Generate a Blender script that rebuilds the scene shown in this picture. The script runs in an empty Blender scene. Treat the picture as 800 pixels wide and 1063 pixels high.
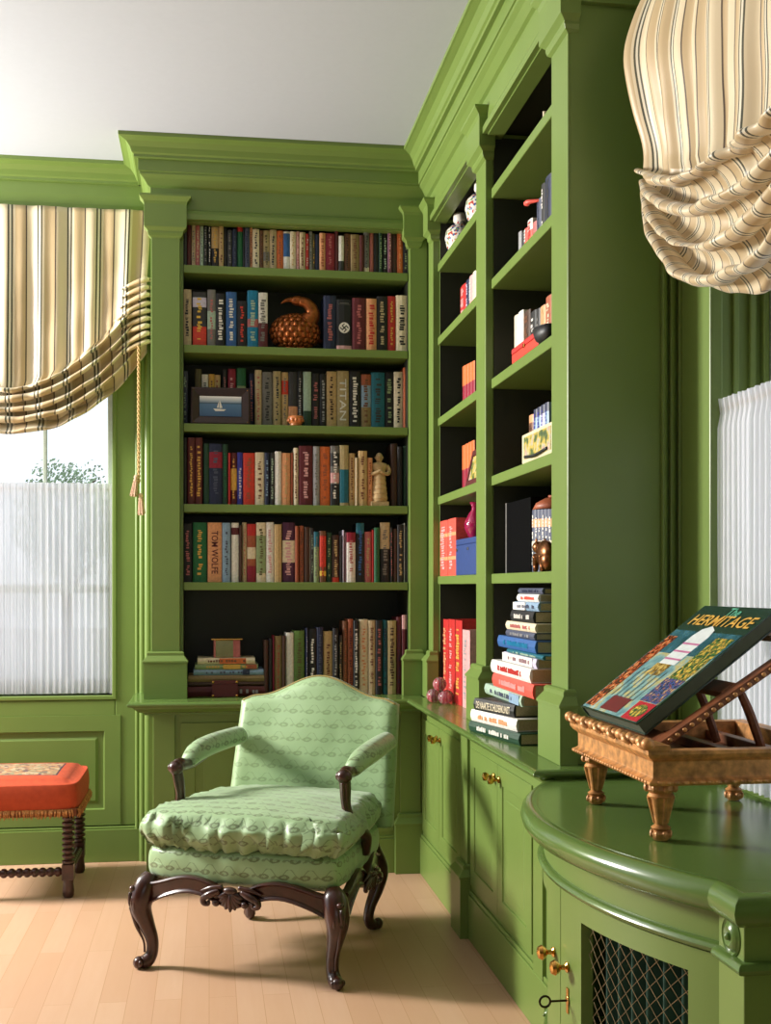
import bpy, bmesh, math, random
from mathutils import Vector, Matrix
random.seed(7)
C = bpy.context.scene.collection
PI = math.pi

# ------------------------------------------------------------------ camera geometry (800 x 1063 frame)
F, CX, HY, CAMH = 1250.0, 400.0, 609.0, 1.30
TH = math.atan(183.0 / F)
SN, CS = math.sin(TH), math.cos(TH)

def ray(px, py):
    u = (px - CX) / F
    return (SN + u * CS, CS - u * SN, (HY - py) / F)
def on_y(px, py, Y):
    r = ray(px, py); t = Y / r[1]
    return Vector((t * r[0], Y, CAMH + t * r[2]))
def on_x(px, py, X):
    r = ray(px, py); t = X / r[0]
    return Vector((X, t * r[1], CAMH + t * r[2]))

# ------------------------------------------------------------------ materials
def lin(c):
    return tuple(((v / 255.0) / 12.92 if v / 255.0 <= 0.04045 else ((v / 255.0 + 0.055) / 1.055) ** 2.4) for v in c) + (1.0,)

_mats = {}
def nodes(m):
    m.use_nodes = True
    nt = m.node_tree
    return nt, nt.nodes, nt.links, nt.nodes['Principled BSDF']

def mat(name, rgb, rough=0.5, metal=0.0, vary=0.08, scale=40.0, bump=0.0, coat=0.0, spec=0.5, sheen=0.0):
    if name in _mats: return _mats[name]
    m = bpy.data.materials.new(name)
    nt, N, L, P = nodes(m)
    P.inputs['Roughness'].default_value = rough
    P.inputs['Metallic'].default_value = metal
    P.inputs['Specular IOR Level'].default_value = spec
    P.inputs['Coat Weight'].default_value = coat
    P.inputs['Sheen Weight'].default_value = sheen
    tc = N.new('ShaderNodeTexCoord')
    nz = N.new('ShaderNodeTexNoise'); nz.inputs['Scale'].default_value = scale; nz.inputs['Detail'].default_value = 3
    L.new(tc.outputs['Object'], nz.inputs['Vector'])
    rp = N.new('ShaderNodeValToRGB')
    c = lin(rgb)
    rp.color_ramp.elements[0].position = 0.3; rp.color_ramp.elements[1].position = 0.7
    rp.color_ramp.elements[0].color = tuple(v * (1 - vary) for v in c[:3]) + (1,)
    rp.color_ramp.elements[1].color = tuple(min(1, v * (1 + vary)) for v in c[:3]) + (1,)
    L.new(nz.outputs['Fac'], rp.inputs['Fac']); L.new(rp.outputs['Color'], P.inputs['Base Color'])
    if bump:
        b = N.new('ShaderNodeBump'); b.inputs['Strength'].default_value = bump; b.inputs['Distance'].default_value = 0.002
        L.new(nz.outputs['Fac'], b.inputs['Height']); L.new(b.outputs['Normal'], P.inputs['Normal'])
    _mats[name] = m
    return m

def math_node(N, L, op, a, b=None, c=None):
    n = N.new('ShaderNodeMath'); n.operation = op
    for i, v in enumerate((a, b, c)):
        if v is None: continue
        if isinstance(v, (int, float)): n.inputs[i].default_value = v
        else: L.new(v, n.inputs[i])
    return n.outputs[0]
def mix_col(N, L, fac, a, b):
    n = N.new('ShaderNodeMix'); n.data_type = 'RGBA'
    for s, v in (('Factor', fac), ('A', a), ('B', b)):
        i = [k for k in n.inputs if k.name == s and (k.type == 'RGBA' or s == 'Factor' and k.type == 'VALUE')][0]
        if isinstance(v, (int, float)): i.default_value = v
        elif isinstance(v, tuple): i.default_value = v
        else: L.new(v, i)
    return [o for o in n.outputs if o.type == 'RGBA'][0]

PAINT = mat('green_paint', (109, 132, 65), rough=0.36, vary=0.03, scale=6, spec=0.45)
DARK_IN = mat('dark_green_and_shade', (36, 38, 26), rough=0.5, vary=0.05, scale=6)  # dark interior colour; on the bay linings it stands for shade
PAINT_SH = mat('green_satin_top', (92, 118, 58), rough=0.2, vary=0.03, scale=6, spec=0.5)
WHITE_P = mat('ceiling_paint', (188, 194, 206), rough=0.9, vary=0.01)
WOOD_D = mat('dark_walnut', (58, 26, 18), rough=0.28, vary=0.35, scale=30, coat=0.3)
BRASS = mat('brass', (214, 160, 84), rough=0.22, metal=1.0)
IRON = mat('dark_iron', (60, 50, 40), rough=0.4, metal=1.0)
WIRE = mat('wire', (150, 135, 105), rough=0.4, metal=1.0)
PAGES = mat('pages', (196, 178, 140), rough=0.9, vary=0.15, scale=300)

def floor_mat():
    m = bpy.data.materials.new('maple_planks'); nt, N, L, P = nodes(m)
    tc = N.new('ShaderNodeTexCoord'); mp = N.new('ShaderNodeMapping'); mp.inputs['Rotation'].default_value = (0, 0, PI / 2)
    L.new(tc.outputs['Object'], mp.inputs['Vector'])
    br = N.new('ShaderNodeTexBrick'); br.inputs['Scale'].default_value = 1.0
    br.inputs['Brick Width'].default_value = 1.1; br.inputs['Row Height'].default_value = 0.085
    br.inputs['Mortar Size'].default_value = 0.0012; br.inputs['Mortar Smooth'].default_value = 0.3
    br.inputs['Color1'].default_value = lin((206, 170, 142)); br.inputs['Color2'].default_value = lin((196, 156, 126))
    br.inputs['Mortar'].default_value = lin((176, 134, 98)); br.inputs['Bias'].default_value = -0.1
    L.new(mp.outputs['Vector'], br.inputs['Vector'])
    mp2 = N.new('ShaderNodeMapping'); mp2.inputs['Scale'].default_value = (14, 1.2, 1)
    L.new(tc.outputs['Object'], mp2.inputs['Vector'])
    nz = N.new('ShaderNodeTexNoise'); nz.inputs['Scale'].default_value = 3; nz.inputs['Detail'].default_value = 6
    L.new(mp2.outputs['Vector'], nz.inputs['Vector'])
    f = math_node(N, L, 'MULTIPLY', nz.outputs['Fac'], 0.45)
    L.new(mix_col(N, L, f, br.outputs['Color'], lin((188, 142, 108))), P.inputs['Base Color'])
    P.inputs['Roughness'].default_value = 0.42
    return m

def stripe_mat():
    m = bpy.data.materials.new('striped_silk'); nt, N, L, P = nodes(m)
    uv = N.new('ShaderNodeUVMap'); sp = N.new('ShaderNodeSeparateXYZ'); L.new(uv.outputs['UV'], sp.inputs[0])
    per = 0.134
    fr = math_node(N, L, 'FRACT', math_node(N, L, 'DIVIDE', sp.outputs['X'], per))
    def band(lo, hi):
        return math_node(N, L, 'MULTIPLY', math_node(N, L, 'GREATER_THAN', fr, lo), math_node(N, L, 'LESS_THAN', fr, hi))
    base = lin((218, 202, 170)); tan = lin((190, 166, 126)); dark = lin((44, 50, 34)); white = lin((226, 218, 196)); br = lin((62, 46, 34))
    c = mix_col(N, L, band(0.25, 0.62), base, tan)
    c = mix_col(N, L, band(0.00, 0.055), c, dark)
    c = mix_col(N, L, band(0.055, 0.12), c, white)
    c = mix_col(N, L, band(0.12, 0.175), c, dark)
    c = mix_col(N, L, band(0.60, 0.645), c, br)
    nz = N.new('ShaderNodeTexNoise'); nz.inputs['Scale'].default_value = 9; L.new(uv.outputs['UV'], nz.inputs['Vector'])
    c = mix_col(N, L, math_node(N, L, 'MULTIPLY', nz.outputs['Fac'], 0.14), c, lin((200, 176, 132)))
    L.new(c, P.inputs['Base Color'])
    P.inputs['Roughness'].default_value = 0.42; P.inputs['Sheen Weight'].default_value = 0.2
    return m

def damask_mat(name='green_damask', con=0.8):
    m = bpy.data.materials.new(name); nt, N, L, P = nodes(m)
    uv = N.new('ShaderNodeUVMap'); sp = N.new('ShaderNodeSeparateXYZ'); L.new(uv.outputs['UV'], sp.inputs[0])
    k = 0.070
    # rows of small leaf shapes, every second row shifted by half a repeat
    v = math_node(N, L, 'DIVIDE', sp.outputs['Y'], k * 0.75)
    row = math_node(N, L, 'FLOOR', v)
    sh = math_node(N, L, 'MULTIPLY', math_node(N, L, 'FRACT', math_node(N, L, 'MULTIPLY', row, 0.5)), 1.0)
    u = math_node(N, L, 'ADD', math_node(N, L, 'DIVIDE', sp.outputs['X'], k), sh)
    fu = math_node(N, L, 'SUBTRACT', math_node(N, L, 'FRACT', u), 0.5)
    fv = math_node(N, L, 'SUBTRACT', math_node(N, L, 'FRACT', v), 0.5)
    a = math_node(N, L, 'ADD', fu, math_node(N, L, 'MULTIPLY', fv, 0.6))
    b = math_node(N, L, 'SUBTRACT', fv, math_node(N, L, 'MULTIPLY', fu, 0.3))
    d = math_node(N, L, 'ADD', math_node(N, L, 'MULTIPLY', math_node(N, L, 'MULTIPLY', a, a), 1.0), math_node(N, L, 'MULTIPLY', math_node(N, L, 'MULTIPLY', b, b), 2.6))
    nz = N.new('ShaderNodeTexNoise'); nz.inputs['Scale'].default_value = 130; L.new(uv.outputs['UV'], nz.inputs['Vector'])
    d = math_node(N, L, 'ADD', d, math_node(N, L, 'MULTIPLY', math_node(N, L, 'SUBTRACT', nz.outputs['Fac'], 0.5), 0.09))
    leaf = math_node(N, L, 'LESS_THAN', d, 0.085)
    hole = math_node(N, L, 'LESS_THAN', d, 0.020)
    fu2 = math_node(N, L, 'SUBTRACT', math_node(N, L, 'FRACT', math_node(N, L, 'ADD', u, 0.5)), 0.5)
    a2 = math_node(N, L, 'SUBTRACT', fu2, math_node(N, L, 'MULTIPLY', fv, 0.9))
    b2 = math_node(N, L, 'ADD', fv, math_node(N, L, 'MULTIPLY', fu2, 0.4))
    d2 = math_node(N, L, 'ADD', math_node(N, L, 'MULTIPLY', math_node(N, L, 'MULTIPLY', a2, a2), 3.4), math_node(N, L, 'MULTIPLY', math_node(N, L, 'MULTIPLY', b2, b2), 2.0))
    leaf2 = math_node(N, L, 'LESS_THAN', math_node(N, L, 'ADD', d2, math_node(N, L, 'MULTIPLY', math_node(N, L, 'SUBTRACT', nz.outputs['Fac'], 0.5), 0.12)), 0.035)
    leaf = math_node(N, L, 'SUBTRACT', leaf, math_node(N, L, 'MULTIPLY', hole, 0.7))
    # trailing vine lines
    w = math_node(N, L, 'SINE', math_node(N, L, 'MULTIPLY', u, 2 * PI))
    vv = math_node(N, L, 'ADD', fv, math_node(N, L, 'MULTIPLY', w, 0.28))
    line = math_node(N, L, 'LESS_THAN', math_node(N, L, 'ABSOLUTE', math_node(N, L, 'SUBTRACT', vv, 0.25)), 0.05)
    leaf = math_node(N, L, 'MAXIMUM', leaf, math_node(N, L, 'MULTIPLY', leaf2, 0.75))
    patt = math_node(N, L, 'MAXIMUM', leaf, math_node(N, L, 'MULTIPLY', line, 0.7))
    base = lin((144, 172, 126)); dk = lin((84, 98, 56))
    fine = N.new('ShaderNodeTexWave'); fine.inputs['Scale'].default_value = 160; L.new(uv.outputs['UV'], fine.inputs['Vector'])
    c = mix_col(N, L, math_node(N, L, 'MULTIPLY', fine.outputs['Fac'], 0.12), base, lin((120, 160, 100)))
    c = mix_col(N, L, math_node(N, L, 'MULTIPLY', patt, con), c, dk)
    L.new(c, P.inputs['Base Color'])
    r = math_node(N, L, 'SUBTRACT', 0.46, math_node(N, L, 'MULTIPLY', patt, 0.14))
    L.new(r, P.inputs['Roughness'])
    P.inputs['Sheen Weight'].default_value = 0.25
    return m

FLOOR_M, STRIPE_M, DAMASK_M = floor_mat(), stripe_mat(), damask_mat()
DAMASK_B = damask_mat('green_damask_tonal', 0.38)

# ------------------------------------------------------------------ object helpers
def empty(name, label=None, cat=None, loc=(0, 0, 0), rz=0.0, group=None):
    o = bpy.data.objects.new(name, None); C.objects.link(o)
    o.location = loc; o.rotation_euler = (0, 0, rz); o.empty_display_size = 0.05
    tag(o, label, cat, group); return o
def tag(o, label=None, cat=None, group=None, kind=None):
    if label: o['label'] = label
    if cat: o['category'] = cat
    if group: o['group'] = group
    if kind: o['kind'] = kind
    return o
def link(name, me, parent=None):
    o = bpy.data.objects.new(name, me); C.objects.link(o)
    if parent is not None: o.parent = parent
    return o
def obj(name, bm, m, parent=None, smooth=False, bevel=0.0, seg=2, loc=None):
    bmesh.ops.recalc_face_normals(bm, faces=bm.faces[:])
    me = bpy.data.meshes.new(name); bm.to_mesh(me); bm.free()
    for x in (m if isinstance(m, (list, tuple)) else [m]): me.materials.append(x)
    if smooth:
        me.polygons.foreach_set('use_smooth', [True] * len(me.polygons))
        if smooth == 'auto': me.set_sharp_from_angle(angle=math.radians(38))
    o = link(name, me, parent)
    if bevel:
        b = o.modifiers.new('b', 'BEVEL'); b.width = bevel; b.segments = seg; b.limit_method = 'ANGLE'
        b.angle_limit = math.radians(35); b.harden_normals = False
    if loc: o.location = loc
    return o
def struct(name, bm, m, **k):
    return tag(obj(name, bm, m, **k), kind='structure')

def BM(): return bmesh.new()
def box(bm, x0, x1, y0, y1, z0, z1, mi=0):
    v = [bm.verts.new((x, y, z)) for x in (x0, x1) for y in (y0, y1) for z in (z0, z1)]
    for f in ((0, 1, 3, 2), (4, 6, 7, 5), (0, 4, 5, 1), (2, 3, 7, 6), (0, 2, 6, 4), (1, 5, 7, 3)):
        bm.faces.new([v[i] for i in f]).material_index = mi
    return v
def prism(bm, pts, z0, z1, mi=0, fn=None):
    """plan polygon pulled up from z0 to z1; fn maps (x,y,z)"""
    fn = fn or (lambda x, y, z: (x, y, z))
    a = [bm.verts.new(fn(x, y, z0)) for x, y in pts]; b = [bm.verts.new(fn(x, y, z1)) for x, y in pts]
    n = len(pts)
    fs = [bm.faces.new(a[::-1]), bm.faces.new(b)] + [bm.faces.new((a[i], a[(i + 1) % n], b[(i + 1) % n], b[i])) for i in range(n)]
    for f in fs: f.material_index = mi
    return a + b
def rings(bm, R, cap=True, mi=0, uvs=None):
    """skin a list of closed rings of points"""
    V = [[bm.verts.new(p) for p in r] for r in R]; n = len(R[0])
    for i in range(len(R) - 1):
        for j in range(n):
            bm.faces.new((V[i][j], V[i][(j + 1) % n], V[i + 1][(j + 1) % n], V[i + 1][j])).material_index = mi
    if cap:
        for r in (V[0][::-1], V[-1]): bm.faces.new(r).material_index = mi
    return V
def lathe(bm, prof, c=(0, 0, 0), n=20, axis='z', mi=0):
    R = []
    for r, h in prof:
        r = max(r, 0.0004); ring = []
        for k in range(n):
            a = 2 * PI * k / n; x, y = r * math.cos(a), r * math.sin(a)
            p = {'z': (x, y, h), 'x': (h, x, y), 'y': (x, h, y)}[axis]
            ring.append((c[0] + p[0], c[1] + p[1], c[2] + p[2]))
        R.append(ring)
    rings(bm, R, mi=mi)
def catmull(P, k=6):
    P = [Vector(p) for p in P]; out = []
    for i in range(len(P) - 1):
        a, b, c, d = P[max(i - 1, 0)], P[i], P[i + 1], P[min(i + 2, len(P) - 1)]
        for j in range(k):
            t = j / k
            out.append(0.5 * ((2 * b) + (c - a) * t + (2 * a - 5 * b + 4 * c - d) * t * t + (3 * b - a - 3 * c + d) * t ** 3))
    out.append(P[-1]); return out
def tube(bm, P, R, n=10, flat=1.0, k=5, mi=0, smooth=True, up=(0, 0, 1)):
    """tube through points P with radii R (number or list); flat squashes the second axis"""
    if isinstance(R, (int, float)): R = [R] * len(P)
    if smooth and len(P) > 2:
        Q = catmull([tuple(p) + (0,) if False else p for p in P], k)
        RR = [v.x for v in catmull([(r, 0, 0) for r in R], k)]
    else: Q = [Vector(p) for p in P]; RR = list(R)
    rs = []; up = Vector(up); s = None
    for i, q in enumerate(Q):
        t = (Q[min(i + 1, len(Q) - 1)] - Q[max(i - 1, 0)]).normalized()
        if s is None:
            s = t.cross(up)
            if s.length < 0.05: s = t.cross(Vector((0, 1, 0.01)))
        else: s = s - t * s.dot(t)
        s.normalize(); w = t.cross(s).normalized()
        rs.append([tuple(q + (s * math.cos(2 * PI * j / n) + w * flat * math.sin(2 * PI * j / n)) * RR[i]) for j in range(n)])
    rings(bm, rs, mi=mi)
def blob(bm, c, r, n=10, m=7, rot=None, mi=0):
    """ellipsoid"""
    if isinstance(r, (int, float)): r = (r, r, r)
    R = []
    M = rot or Matrix.Identity(3)
    for i in range(m + 1):
        a = PI * (i + 0.02) / (m + 0.04); ring = []
        for j in range(n):
            b = 2 * PI * j / n
            p = M @ Vector((r[0] * math.sin(a) * math.cos(b), r[1] * math.sin(a) * math.sin(b), r[2] * math.cos(a)))
            ring.append(tuple(p + Vector(c)))
        R.append(ring)
    rings(bm, R, mi=mi)
def grid(bm, fn, nu, nv, uvfn=None, wrap=False):
    """fn(u,v) -> point for u,v in 0..1 ; uvfn(u,v) -> texture uv in metres"""
    lay = bm.loops.layers.uv.verify()
    V = [[bm.verts.new(fn(i / nu, j / nv)) for j in range(nv + 1)] for i in range(nu + (0 if wrap else 1))]
    for i in range(nu):
        for j in range(nv):
            ii = (i + 1) % nu if wrap else i + 1
            f = bm.faces.new((V[i][j], V[ii][j], V[ii][j + 1], V[i][j + 1]))
            for l, (a, b) in zip(f.loops, ((i, j), (i + 1, j), (i + 1, j + 1), (i, j + 1))):
                l[lay].uv = uvfn(a / nu, b / nv) if uvfn else (a / nu, b / nv)
    return V
def box_uv(bm):
    lay = bm.loops.layers.uv.verify(); bm.normal_update()
    for f in bm.faces:
        n = f.normal; a = max(range(3), key=lambda i: abs(n[i]))
        for l in f.loops:
            p = l.vert.co
            l[lay].uv = ((p.y, p.z) if a == 0 else (p.x, p.z) if a == 1 else (p.x, p.y))
def sweep(bm, prof, path, side=1, cap=True):
    """run a profile of (projection, z) along a plan path with mitred corners; side=+1 projects to the right of travel"""
    n = len(path); rows = []
    segs = []
    for i in range(n - 1):
        d = Vector((path[i + 1][0] - path[i][0], path[i + 1][1] - path[i][1])).normalized()
        segs.append(Vector((d.y, -d.x)) * side)
    for i in range(n):
        a = segs[max(i - 1, 0)]; b = segs[min(i, n - 2)]
        m = (a + b) / (1 + a.dot(b))
        rows.append([(path[i][0] + m.x * p, path[i][1] + m.y * p, z) for p, z in prof])
    V = [[bm.verts.new(q) for q in r] for r in rows]; k = len(prof)
    for i in range(n - 1):
        for j in range(k):
            bm.faces.new((V[i][j], V[i][(j + 1) % k], V[i + 1][(j + 1) % k], V[i + 1][j]))
    if cap:
        bm.faces.new(V[0]); bm.faces.new(V[-1][::-1])
def noise3(x, y, z=0.0):
    from mathutils import noise
    return noise.noise(Vector((x, y, z)))

# place meshes made in a local frame (x right, front towards -y) onto a face
def frame_door(bm, w, h, t=0.022, fr=0.07, rec=0.010, bev=0.012, y=0.0):
    """flat frame with a recessed, bevel-edged panel; x 0..w, z 0..h, front face at y, going back t"""
    o = [(0, 0), (w, 0), (w, h), (0, h)]
    def inset(d): return [(d, d), (w - d, d), (w - d, h - d), (d, h - d)]
    loops = [(o, y + t), (o, y), (inset(fr), y), (inset(fr + 0.004), y + rec), (inset(fr + 0.03), y + rec), (inset(fr + 0.03 + bev), y + rec - 0.006)]
    V = [[bm.verts.new((x, yy, z)) for x, z in pts] for pts, yy in loops]
    for i in range(len(V) - 1):
        for j in range(4): bm.faces.new((V[i][j], V[i][(j + 1) % 4], V[i + 1][(j + 1) % 4], V[i + 1][j]))
    bm.faces.new(V[-1]); bm.faces.new(V[0][::-1])
WORLD, SUN, EXPO = 1.28, 385.0, 0.0
# ================================================================== THE ROOM
WY, RX, CEIL = 5.86, 1.36, 3.285
UF, RF = 5.48, 1.00          # faces of the upper bookcases (back one faces -y, right one faces -x)
BF, BRX = 5.42, 0.957        # faces of the base cabinets
CT = 0.80                    # top of the worktop
NEAR = 3.285                 # near end of the right bookcase

b = BM(); box(b, -4.2, 3.0, -3.2, 7.0, -0.06, 0.0); struct('floor', b, FLOOR_M)
b = BM(); box(b, -4.2, 3.0, -3.2, 7.0, CEIL, CEIL + 0.1); struct('ceiling', b, WHITE_P)
# back wall with the window opening x -1.46..-0.44, z 0.80..3.05
b = BM()
box(b, -0.44, 1.75, WY, WY + 0.16, 0, CEIL); box(b, -4.2, -1.46, WY, WY + 0.16, 0, CEIL)
box(b, -1.46, -0.44, WY, WY + 0.16, 0, 0.785); box(b, -1.46, -0.44, WY, WY + 0.16, 3.05, CEIL)
struct('wall_back', b, PAINT)
# right wall with the window opening y 1.72..3.12
b = BM()
box(b, RX, RX + 0.2, 3.07, WY, 0, CEIL); box(b, RX, RX + 0.2, -3.2, 1.72, 0, CEIL)
box(b, RX, RX + 0.2, 1.72, 3.07, 0, 0.77); box(b, RX, RX + 0.2, 1.72, 3.07, 3.0, CEIL)
struct('wall_right', b, PAINT)
# left wall, out of frame, with the tall windows the light comes through
b = BM()
LX = -3.6
box(b, LX - 0.2, LX, 5.6, WY, 0, CEIL); box(b, LX - 0.2, LX, 3.0, 5.6, 3.1, CEIL)
box(b, LX - 0.2, LX, -3.2, 3.0, 0, CEIL); box(b, LX - 0.2, LX, 3.0, 5.6, 0, 0.25)
struct('wall_left', b, mat('plain_wall', (128, 134, 110), rough=0.9))
b = BM()
box(b, LX, -1.5, -3.2, -3.0, 0, CEIL); box(b, 0.3, 3.0, -3.2, -3.0, 0, CEIL); box(b, -1.5, 0.3, -3.2, -3.0, 2.5, CEIL); box(b, -1.5, 0.3, -3.2, -3.0, 0, 0.8)
struct('wall_front', b, mat('plain_wall', (206, 206, 190)))
# ---- cornices
CORN = [(-0.03, 2.945), (0.018, 2.945), (0.018, 2.968), (0.010, 2.985), (0.0, 2.992), (0.0, 3.085), (0.012, 3.092), (0.030, 3.118), (0.045, 3.132),
        (0.045, 3.142), (0.052, 3.142), (0.052, 3.196), (0.070, 3.196), (0.070, 3.208), (0.078, 3.214), (0.086, 3.236), (0.102, 3.256), (0.124, 3.266), (0.132, 3.268), (0.132, CEIL), (-0.03, CEIL)]
b = BM(); sweep(b, CORN, [(-0.26, WY), (-0.26, UF), (RF, UF), (RF, NEAR), (RX, NEAR)], side=1)
struct('trim_1', b, PAINT, bevel=0.0015)
CORN2 = [(-0.03, 3.07), (0.055, 3.07), (0.055, 3.082), (0.048, 3.10)] + CORN[10:]
b = BM(); sweep(b, CORN2, [(-3.6, WY), (-0.26, WY)], side=1); struct('trim_2', b, PAINT)
b = BM(); sweep(b, CORN2, [(RX, NEAR), (RX, -3.0)], side=1); struct('trim_3', b, PAINT)

# ---- back window: sashes, casing, glass
GLASS = bpy.data.materials.new('window_glass')
nt, N, L, P = nodes(GLASS)
N.remove(P); tr = N.new('ShaderNodeBsdfTransparent'); gl = N.new('ShaderNodeBsdfGlossy'); gl.inputs['Roughness'].default_value = 0.02
lw = N.new('ShaderNodeLayerWeight'); lw.inputs['Blend'].default_value = 0.15
mx = N.new('ShaderNodeMixShader'); L.new(lw.outputs['Fresnel'], mx.inputs[0]); L.new(tr.outputs[0], mx.inputs[1]); L.new(gl.outputs[0], mx.inputs[2])
L.new(mx.outputs[0], N['Material Output'].inputs['Surface'])

SASH = mat('sash_paint', (176, 188, 176), rough=0.4)
w1 = empty('window_1', loc=(0, 0, 0)); tag(w1, kind='structure')
b = BM()
x0, x1, z0, z1, ys = -1.46, -0.44, 0.785, 3.05, WY + 0.09
for a, c in ((x0, x0 + 0.045), (x1 - 0.045, x1)): box(b, a, c, ys, ys + 0.04, z0, z1)
for a, c in ((z0, z0 + 0.07), (1.27, 1.31), (z1 - 0.05, z1)): box(b, x0, x1, ys, ys + 0.04, a, c)
for k in (1, 2):
    xm = x0 + (x1 - x0) * k / 3 + 0.0; box(b, xm - 0.009, xm + 0.009, ys + 0.008, ys + 0.034, z0, z1)
for zm in (2.5,): box(b, x0, x1, ys + 0.008, ys + 0.034, zm - 0.009, zm + 0.009)
obj('window_frame', b, SASH, w1, bevel=0.003)
b = BM(); box(b, x0, x1, ys + 0.018, ys + 0.022, z0, z1); obj('pane', b, GLASS, w1)
# casing: flat boards with an inner bead
b = BM()
def casing(bm, y, x0, x1, z0, z1):
    box(bm, x1, x1 + 0.115, y - 0.03, y + 0.001, 0.17, 3.08)
    box(bm, x0 - 0.115, x0, y - 0.03, y + 0.001, 0.17, 3.08)
    box(bm, x1 - 0.014, x1 + 0.006, y - 0.036, y + 0.08, z0 - 0.006, z1)
    box(bm, x0 - 0.006, x0 + 0.014, y - 0.036, y + 0.08, z0 - 0.006, z1)
    box(bm, x0 - 0.006, x1 + 0.006, y - 0.036, y + 0.08, z0 - 0.020, z0)
    box(bm, x0 + 0.0005, x1 - 0.0005, y - 0.03, y + 0.001, 0.69, z0 - 0.021)
casing(b, WY, x0, x1, z0, z1)
struct('trim_4', b, PAINT, bevel=0.004)
# panel under the window
b = BM(); frame_door(b, 1.10, 0.52, t=0.02, fr=0.075, rec=0.012); 
o = struct('trim_5', b, PAINT, bevel=0.001); o.location = (-1.515, WY - 0.034, 0.172)
b = BM(); frame_door(b, 1.2, 0.52, t=0.02, fr=0.075, rec=0.012)
o = struct('trim_6', b, PAINT, bevel=0.001); o.location = (-3.0, WY - 0.034, 0.172)
b = BM(); box(b, -3.6, -0.26, WY - 0.05, WY, 0, 0.155); box(b, -3.6, -0.26, WY - 0.042, WY, 0.155, 0.166)
struct('baseboard_back', b, PAINT, bevel=0.003)
# reeded upright in the corner between window wall and bookcase
b = BM()
box(b, -0.345, -0.262, 5.815, WY, 0, 3.08)
for k, (xx, r) in enumerate(((-0.337, 0.010), (-0.312, 0.016), (-0.283, 0.022))):
    pts = [(xx + r * math.cos(a), 5.820 - k * 0.005 - r * math.sin(a)) for a in [PI * i / 8 for i in range(9)]] + [(xx - r, 5.84), (xx + r, 5.84)]
    prism(b, pts, 0, 3.08)
struct('trim_7', b, PAINT, smooth='auto')

# ---- right window
w2 = empty('window_2'); tag(w2, kind='structure')
b = BM()
y0, y1, z0, z1, xs = 1.72, 3.07, 0.77, 3.0, RX + 0.13
for a, c in ((y0, y0 + 0.05), (y1 - 0.05, y1)): box(b, xs, xs + 0.04, a, c, z0, z1)
for a, c in ((z0, z0 + 0.07), (1.27, 1.31), (z1 - 0.05, z1)): box(b, xs, xs + 0.04, y0, y1, a, c)
for k in (1, 2, 3): box(b, xs + 0.006, xs + 0.034, y0 + (y1 - y0) * k / 4 - 0.009, y0 + (y1 - y0) * k / 4 + 0.009, z0, z1)
for zm in (2.5,): box(b, xs + 0.006, xs + 0.034, y0, y1, zm - 0.009, zm + 0.009)
obj('window_frame', b, SASH, w2, bevel=0.003)
b = BM(); box(b, xs + 0.018, xs + 0.022, y0, y1, z0, z1); obj('pane', b, GLASS, w2)
b = BM()
box(b, RX - 0.03, RX, y1, NEAR - 0.001, 0.80, 3.06)
for k in range(3): box(b, RX - 0.088 + 0.024 * k, RX - 0.074 + 0.024 * k, NEAR - 0.020, NEAR - 0.001, CT + 0.001, 2.94); box(b, RX - 0.03, RX, y0 - 0.13, y0, 0.80, 3.06)
box(b, RX - 0.036, RX, y1 - 0.012, y1 + 0.008, 0.80, 3.0); box(b, RX - 0.036, RX, y0 - 0.008, y0 + 0.012, 0.80, 3.0)
for i, xx in enumerate((0.03, 0.075, 0.11)): box(b, RX + xx, RX + xx + 0.018, y1 - 0.012 - 0.006 * i, y1, 0.80, 3.0)
box(b, RX - 0.03, RX, y0 - 0.13, NEAR, 3.0, 3.07)
struct('trim_8', b, PAINT, bevel=0.004)

# ================================================================== BUILT-IN BOOKCASES
SB = [2.752, 2.392, 2.037, 1.673, 1.320]        # shelf tops of the back bookcase
SR = [2.757, 2.425, 2.060, 1.705, 1.347]        # shelf tops of the right bookcase
ST = 0.036
def capital(parent, w, zt=3.045):
    """local: centred on x, front of shaft at y=0"""
    b = BM()
    pr = [(0, 2.862), (0.010, 2.870), (0.014, 2.882), (0.014, 2.890), (0.022, 2.898), (0.030, 2.905), (0.030, 3.005), (0.034, 3.018), (0.050, 3.036), (0.050, zt), (0, zt)]
    sweep(b, pr, [(-w / 2, 0.03), (-w / 2, 0), (w / 2, 0), (w / 2, 0.03)], side=1)
    box(b, -w / 2 - 0.0, w / 2, -0.001, 0.02, 2.862, zt)
    return obj('capital', b, PAINT, parent, bevel=0.001)
def plinth(parent, w, z0, h=0.21):
    b = BM()
    pr = [(0, z0), (0.032, z0), (0.032, z0 + h - 0.05), (0.036, z0 + h - 0.05), (0.036, z0 + h - 0.042), (0.018, z0 + h - 0.018), (0.018, z0 + h - 0.006), (0.012, z0 + h), (0, z0 + h)]
    sweep(b, pr, [(-w / 2, 0.02), (-w / 2, 0), (w / 2, 0), (w / 2, 0.02)], side=1)
    return obj('plinth_block', b, PAINT, parent, bevel=0.001)
def pilaster(parent, x, y, w, rz=0.0, z0=CT, z1=2.95, cap=True, cw_=None, off=0.0):
    b = BM(); box(b, -w / 2, w / 2, 0, 0.03, z0, z1)
    p = obj('pilaster', b, PAINT, parent, bevel=0.003)
    p.location = (x, y, 0); p.rotation_euler = (0, 0, rz)
    if cap: capital(p, cw_ or w).location = (off, 0, 0)
    plinth(p, cw_ or w, z0).location = (off, 0, 0)
    return p
def shelf(parent, x0, x1, y0, y1, zt):
    b = BM(); box(b, x0, x1, y0, y1, zt - ST, zt)
    return obj('shelf', b, PAINT, parent, bevel=0.003)

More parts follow.
